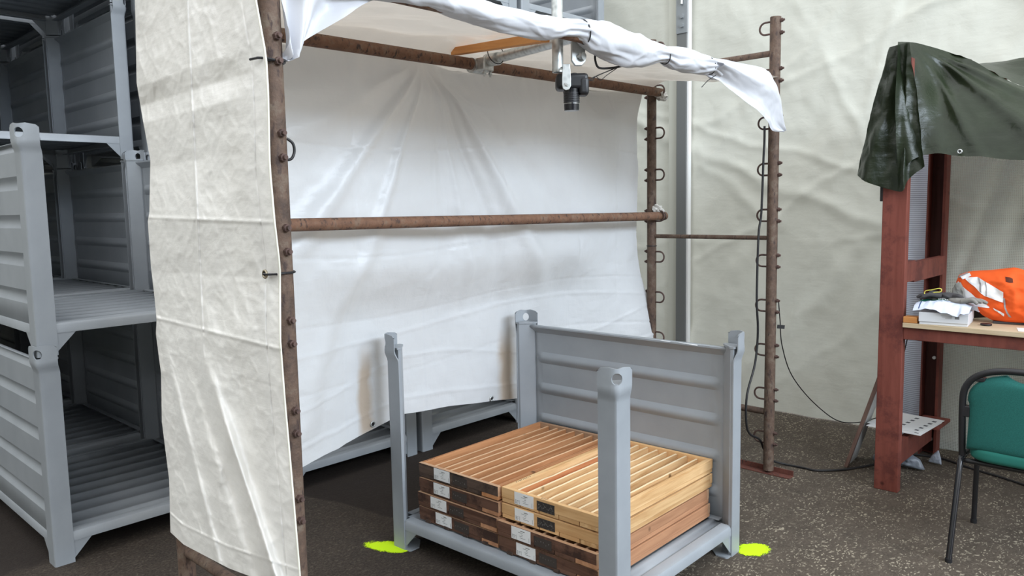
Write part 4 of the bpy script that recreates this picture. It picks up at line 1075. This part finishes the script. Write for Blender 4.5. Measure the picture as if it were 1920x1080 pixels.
glove(4.50, 1.18, 1.062, .1, .85, GLOVEL, GLOVE, 'third glove, partly hidden, at the left of the glove pile')
o = tube_obj('yellow_cord', smoothpath([(4.44, 1.225, 1.100), (4.44, 1.218, 1.114), (4.44, 1.19, 1.120), (4.44, 1.165, 1.128), (4.44, 1.15, 1.130), (4.44, 1.143, 1.122), (4.44, 1.15, 1.112), (4.44, 1.175, 1.108), (4.44, 1.20, 1.098), (4.44, 1.215, 1.092), (4.44, 1.225, 1.100)], 4), .0024, YEL); tag(o, 'yellow elastic cord loop sticking out of the glove pile', 'cord')
m = MB(); m.tube([(4.535, .955, .9428), (4.535, .955, .952)], .026, 28); o = m.make('lens_cap', BLACK, None, bevel=.002); tag(o, 'round black lens cap lying on the bench top in front of the vest', 'lens cap')
o = box_obj('paper_sheet', -.06, .06, -.08, .08, 0, .0008, PAPER, None, 0); o.location = (4.50, .73, .9426); o.rotation_euler = (0, 0, .25); tag(o, 'white paper sheet on the bench top at the right edge', 'paper')
o = box_obj('vest_shadow', -.02, .02, -.09, .09, 0, .012, GLOVE, None, .004); o.location = (4.66, .86, .9428); o.rotation_euler = (0, 0, .2); tag(o, 'dark strip standing for the shadow under the vest edge', 'strap')  # dark piece stands for the shadow under the vest

# leaning board and cards at the foot of the bench
o = MB(); o.add([(0, 0, 0), (.02, .0, 0), (.02, -.20, 0), (0, -.20, 0), (0, 0, .80), (.02, 0, .80), (.02, -.20, .80), (0, -.20, .80)], [(0,3,2,1),(4,5,6,7),(0,1,5,4),(1,2,6,5),(2,3,7,6),(3,0,4,7)])
lb = thing('leaning_board', 'brown board with a grey-white face leaning behind the front bench post', 'board', (4.63, 1.685, 0))
def lean(name, x0, x1, w0, w1, mt):
    foot = Vector((4.64, 1.672, .002)); head = Vector((4.80, 1.475, .78)); d = head-foot; side = Vector((.55, .05, 0)).normalized()
    nrm = d.cross(side).normalized(); vs = []
    for k in (0, 1):
        for (s_, t_) in ((w0, 0), (w1, 0), (w1, 1), (w0, 1)): vs.append(foot+d*t_+side*s_+nrm*(x0 if k == 0 else x1)-Vector((4.63, 1.685, 0)))
    m = MB(); m.add(vs, [(0,3,2,1),(4,5,6,7),(0,1,5,4),(1,2,6,5),(2,3,7,6),(3,0,4,7)]); ob = m.make(name, mt, lb, bevel=.002)
    mn = min((v.co.z for v in ob.data.vertices)); 
    for v in ob.data.vertices: v.co.z -= mn-.001
    return ob
lean('edge_board', -.004, .016, 0, .032, LEAN)
pn = lean('face_panel', .002, .008, .032, .24, mat('grey_white_hardboard', (.42, .42, .4), .5)); pn['label'] = 'grey-white face panel'
def card(x, y, z, rz, label, n):
    c_ = thing('test_card', label, 'card', (x, y, z), rz)
    box_obj('card_sheet', -.18, .18, -.150, .150, 0, .003, PAPER, c_, 0)
    m = MB()
    for r in (-.118, -.018):
        for k in range(n): m.box(-.15+.062*k, -.125+.062*k, r-.011, r+.011, .0031, .0036)
    m.make('printed_squares', mat('printed_grey_square', (.10, .10, .11), .7), c_)
card(4.93, 1.435, .2615, math.radians(-6), 'upper white card with rows of dark squares resting on the low bench rail', 5)
card(4.885, 1.43, .2575, math.radians(-3), 'lower white card with dark squares poking out left behind the front post', 5)
wbag = Pillow([(1.60, .01), (1.59, .05), (1.52, .09), (1.42, .11), (1.33, .07), (1.30, .01)], 4.86, .05, 3, .02, 22).build('crumpled_bag', BAGDK); tag(wbag, 'crumpled dark grey plastic bag on the floor behind the front bench post', 'bag')
o = Pillow([(1.33, .015), (1.31, .06), (1.275, .10), (1.26, .05), (1.255, .012)], 5.02, .012, 6, .004, 30).build('torn_plastic', mat('bluish_torn_plastic', (.3, .33, .38), .4)); tag(o, 'small torn piece of whitish plastic on the floor near the rear post', 'plastic')

# ------------------------------------------------------------------ chair
chair = thing('stacking_chair', 'black tubular steel chair with teal green upholstery facing the bench', 'chair', (3.86, .645, 0))
def arch():
    pts = [(.02, .243, .43), (.005, .243, .52), (-.012, .243, .66)]
    for k in range(1, 16):
        t = PI*k/16; pts.append((-.016-.012*math.sin(t), .243*math.copysign(abs(math.cos(t))**.72, math.cos(t)), .68+.175*math.sin(t)**.75))
    pts += [(-.012, -.243, .66), (.005, -.243, .52), (.02, -.243, .43)]
    return smoothpath(pts, 3)
tube_obj('back_frame', arch(), .0145, BLACK, chair, 14)
for s in (1, -1):
    tube_obj('rear_leg', smoothpath([(.05, s*.243, .435), (.0, s*.243, .425), (-.04, s*.24, .36), (-.17, s*.235, .008)], 4), .0125, BLACKG, chair, 14)
    tube_obj('front_leg', smoothpath([(.05, s*.243, .428), (.34, s*.25, .428), (.36, s*.255, .41), (.375, s*.262, .008)], 5), .012, BLACK, chair, 14)
    for nm, x in (('rear', -.17), ('front', .375)):
        m = MB(); m.tube([(x, s*(.235 if x < 0 else .262), .0005), (x, s*(.235 if x < 0 else .262), .018)], .0145, 12); m.make('foot_cap', BLACK, chair)
tube_obj('seat_crossbar', [(.03, -.24, .412), (.03, .24, .412)], .011, BLACK, chair)
tube_obj('seat_crossbar', [(.33, -.25, .412), (.33, .25, .412)], .011, BLACK, chair)
# backrest pad: shaped panel inside the arch
def pad_mesh():
    vs, fs = [], []; N, M = 24, 22
    def wid(t): return .222*(1-.03*math.sin(PI*t)) if t < .62 else .222*math.sqrt(max(0, 1-((t-.62)/.40)**2.6))
    for side in (1, -1):
        for j in range(M+1):
            t = j/M
            for i in range(N+1):
                s_ = 2*i/N-1; y = s_*max(.02, wid(t)); z = .480+.352*t-.026*(1-abs(s_)**2)*ss(.8, 1, t)
                th = .016*math.sqrt(max(0, 1-abs(s_)**6))*math.sqrt(max(0, 1-abs(2*t-1)**8))
                vs.append((-.012-.01*t+(.02 if side < 0 else 0)-side*th*.8+.018*(1-s_*s_)*(-1), y, z))
    n = (N+1)*(M+1)
    for sd in (0, 1):
        for j in range(M):
            for i in range(N):
                a = sd*n+j*(N+1)+i; f = (a, a+1, a+N+2, a+N+1); fs.append(f if sd == 0 else f[::-1])
    edge = [j*(N+1) for j in range(M+1)]+[M*(N+1)+i for i in range(1, N+1)]+[j*(N+1)+N for j in range(M-1, -1, -1)]+[i for i in range(N-1, 0, -1)]
    for a, b in zip(edge, edge[1:]+edge[:1]): fs.append((a, b, b+n, a+n))
    return vs, fs
v_, f_ = pad_mesh(); link_mesh('backrest', v_, f_, TEAL, chair, True)
for s in (1, -1):
    box_obj('bracket', -.022, .012, s*.232-.02, s*.232+.014 if s > 0 else s*.232+.02, .625, .675, BLACK, chair, .004)
    box_obj('bracket', -.030, .004, s*.175-.02, s*.175+.02, .792, .812, BLACK, chair, .004)
def seat_mesh():
    m = MB(); n, k = 26, 8; vs = []; fs = []
    for j in range(k+1):
        t = j/k; zz = .435+.06*t; ins = .014*(abs(2*t-1)**4)
        for i in range(n*2):
            an = 2*PI*i/(n*2); c_, s_ = math.cos(an), math.sin(an); e = .42
            vs.append((.165+(.205-ins)*math.copysign(abs(c_)**e, c_), (.222-ins)*math.copysign(abs(s_)**e, s_), zz))
    N = n*2
    for j in range(k):
        for i in range(N): fs.append((j*N+i, j*N+(i+1) % N, (j+1)*N+(i+1) % N, (j+1)*N+i))
    fs += [tuple(range(N))[::-1], tuple(range(k*N, k*N+N))]
    return vs, fs
v_, f_ = seat_mesh(); o = link_mesh('seat', v_, f_, mat('teal_upholstery_seat', (.012, .14, .11), .9), chair); angle_smooth(o, .8)
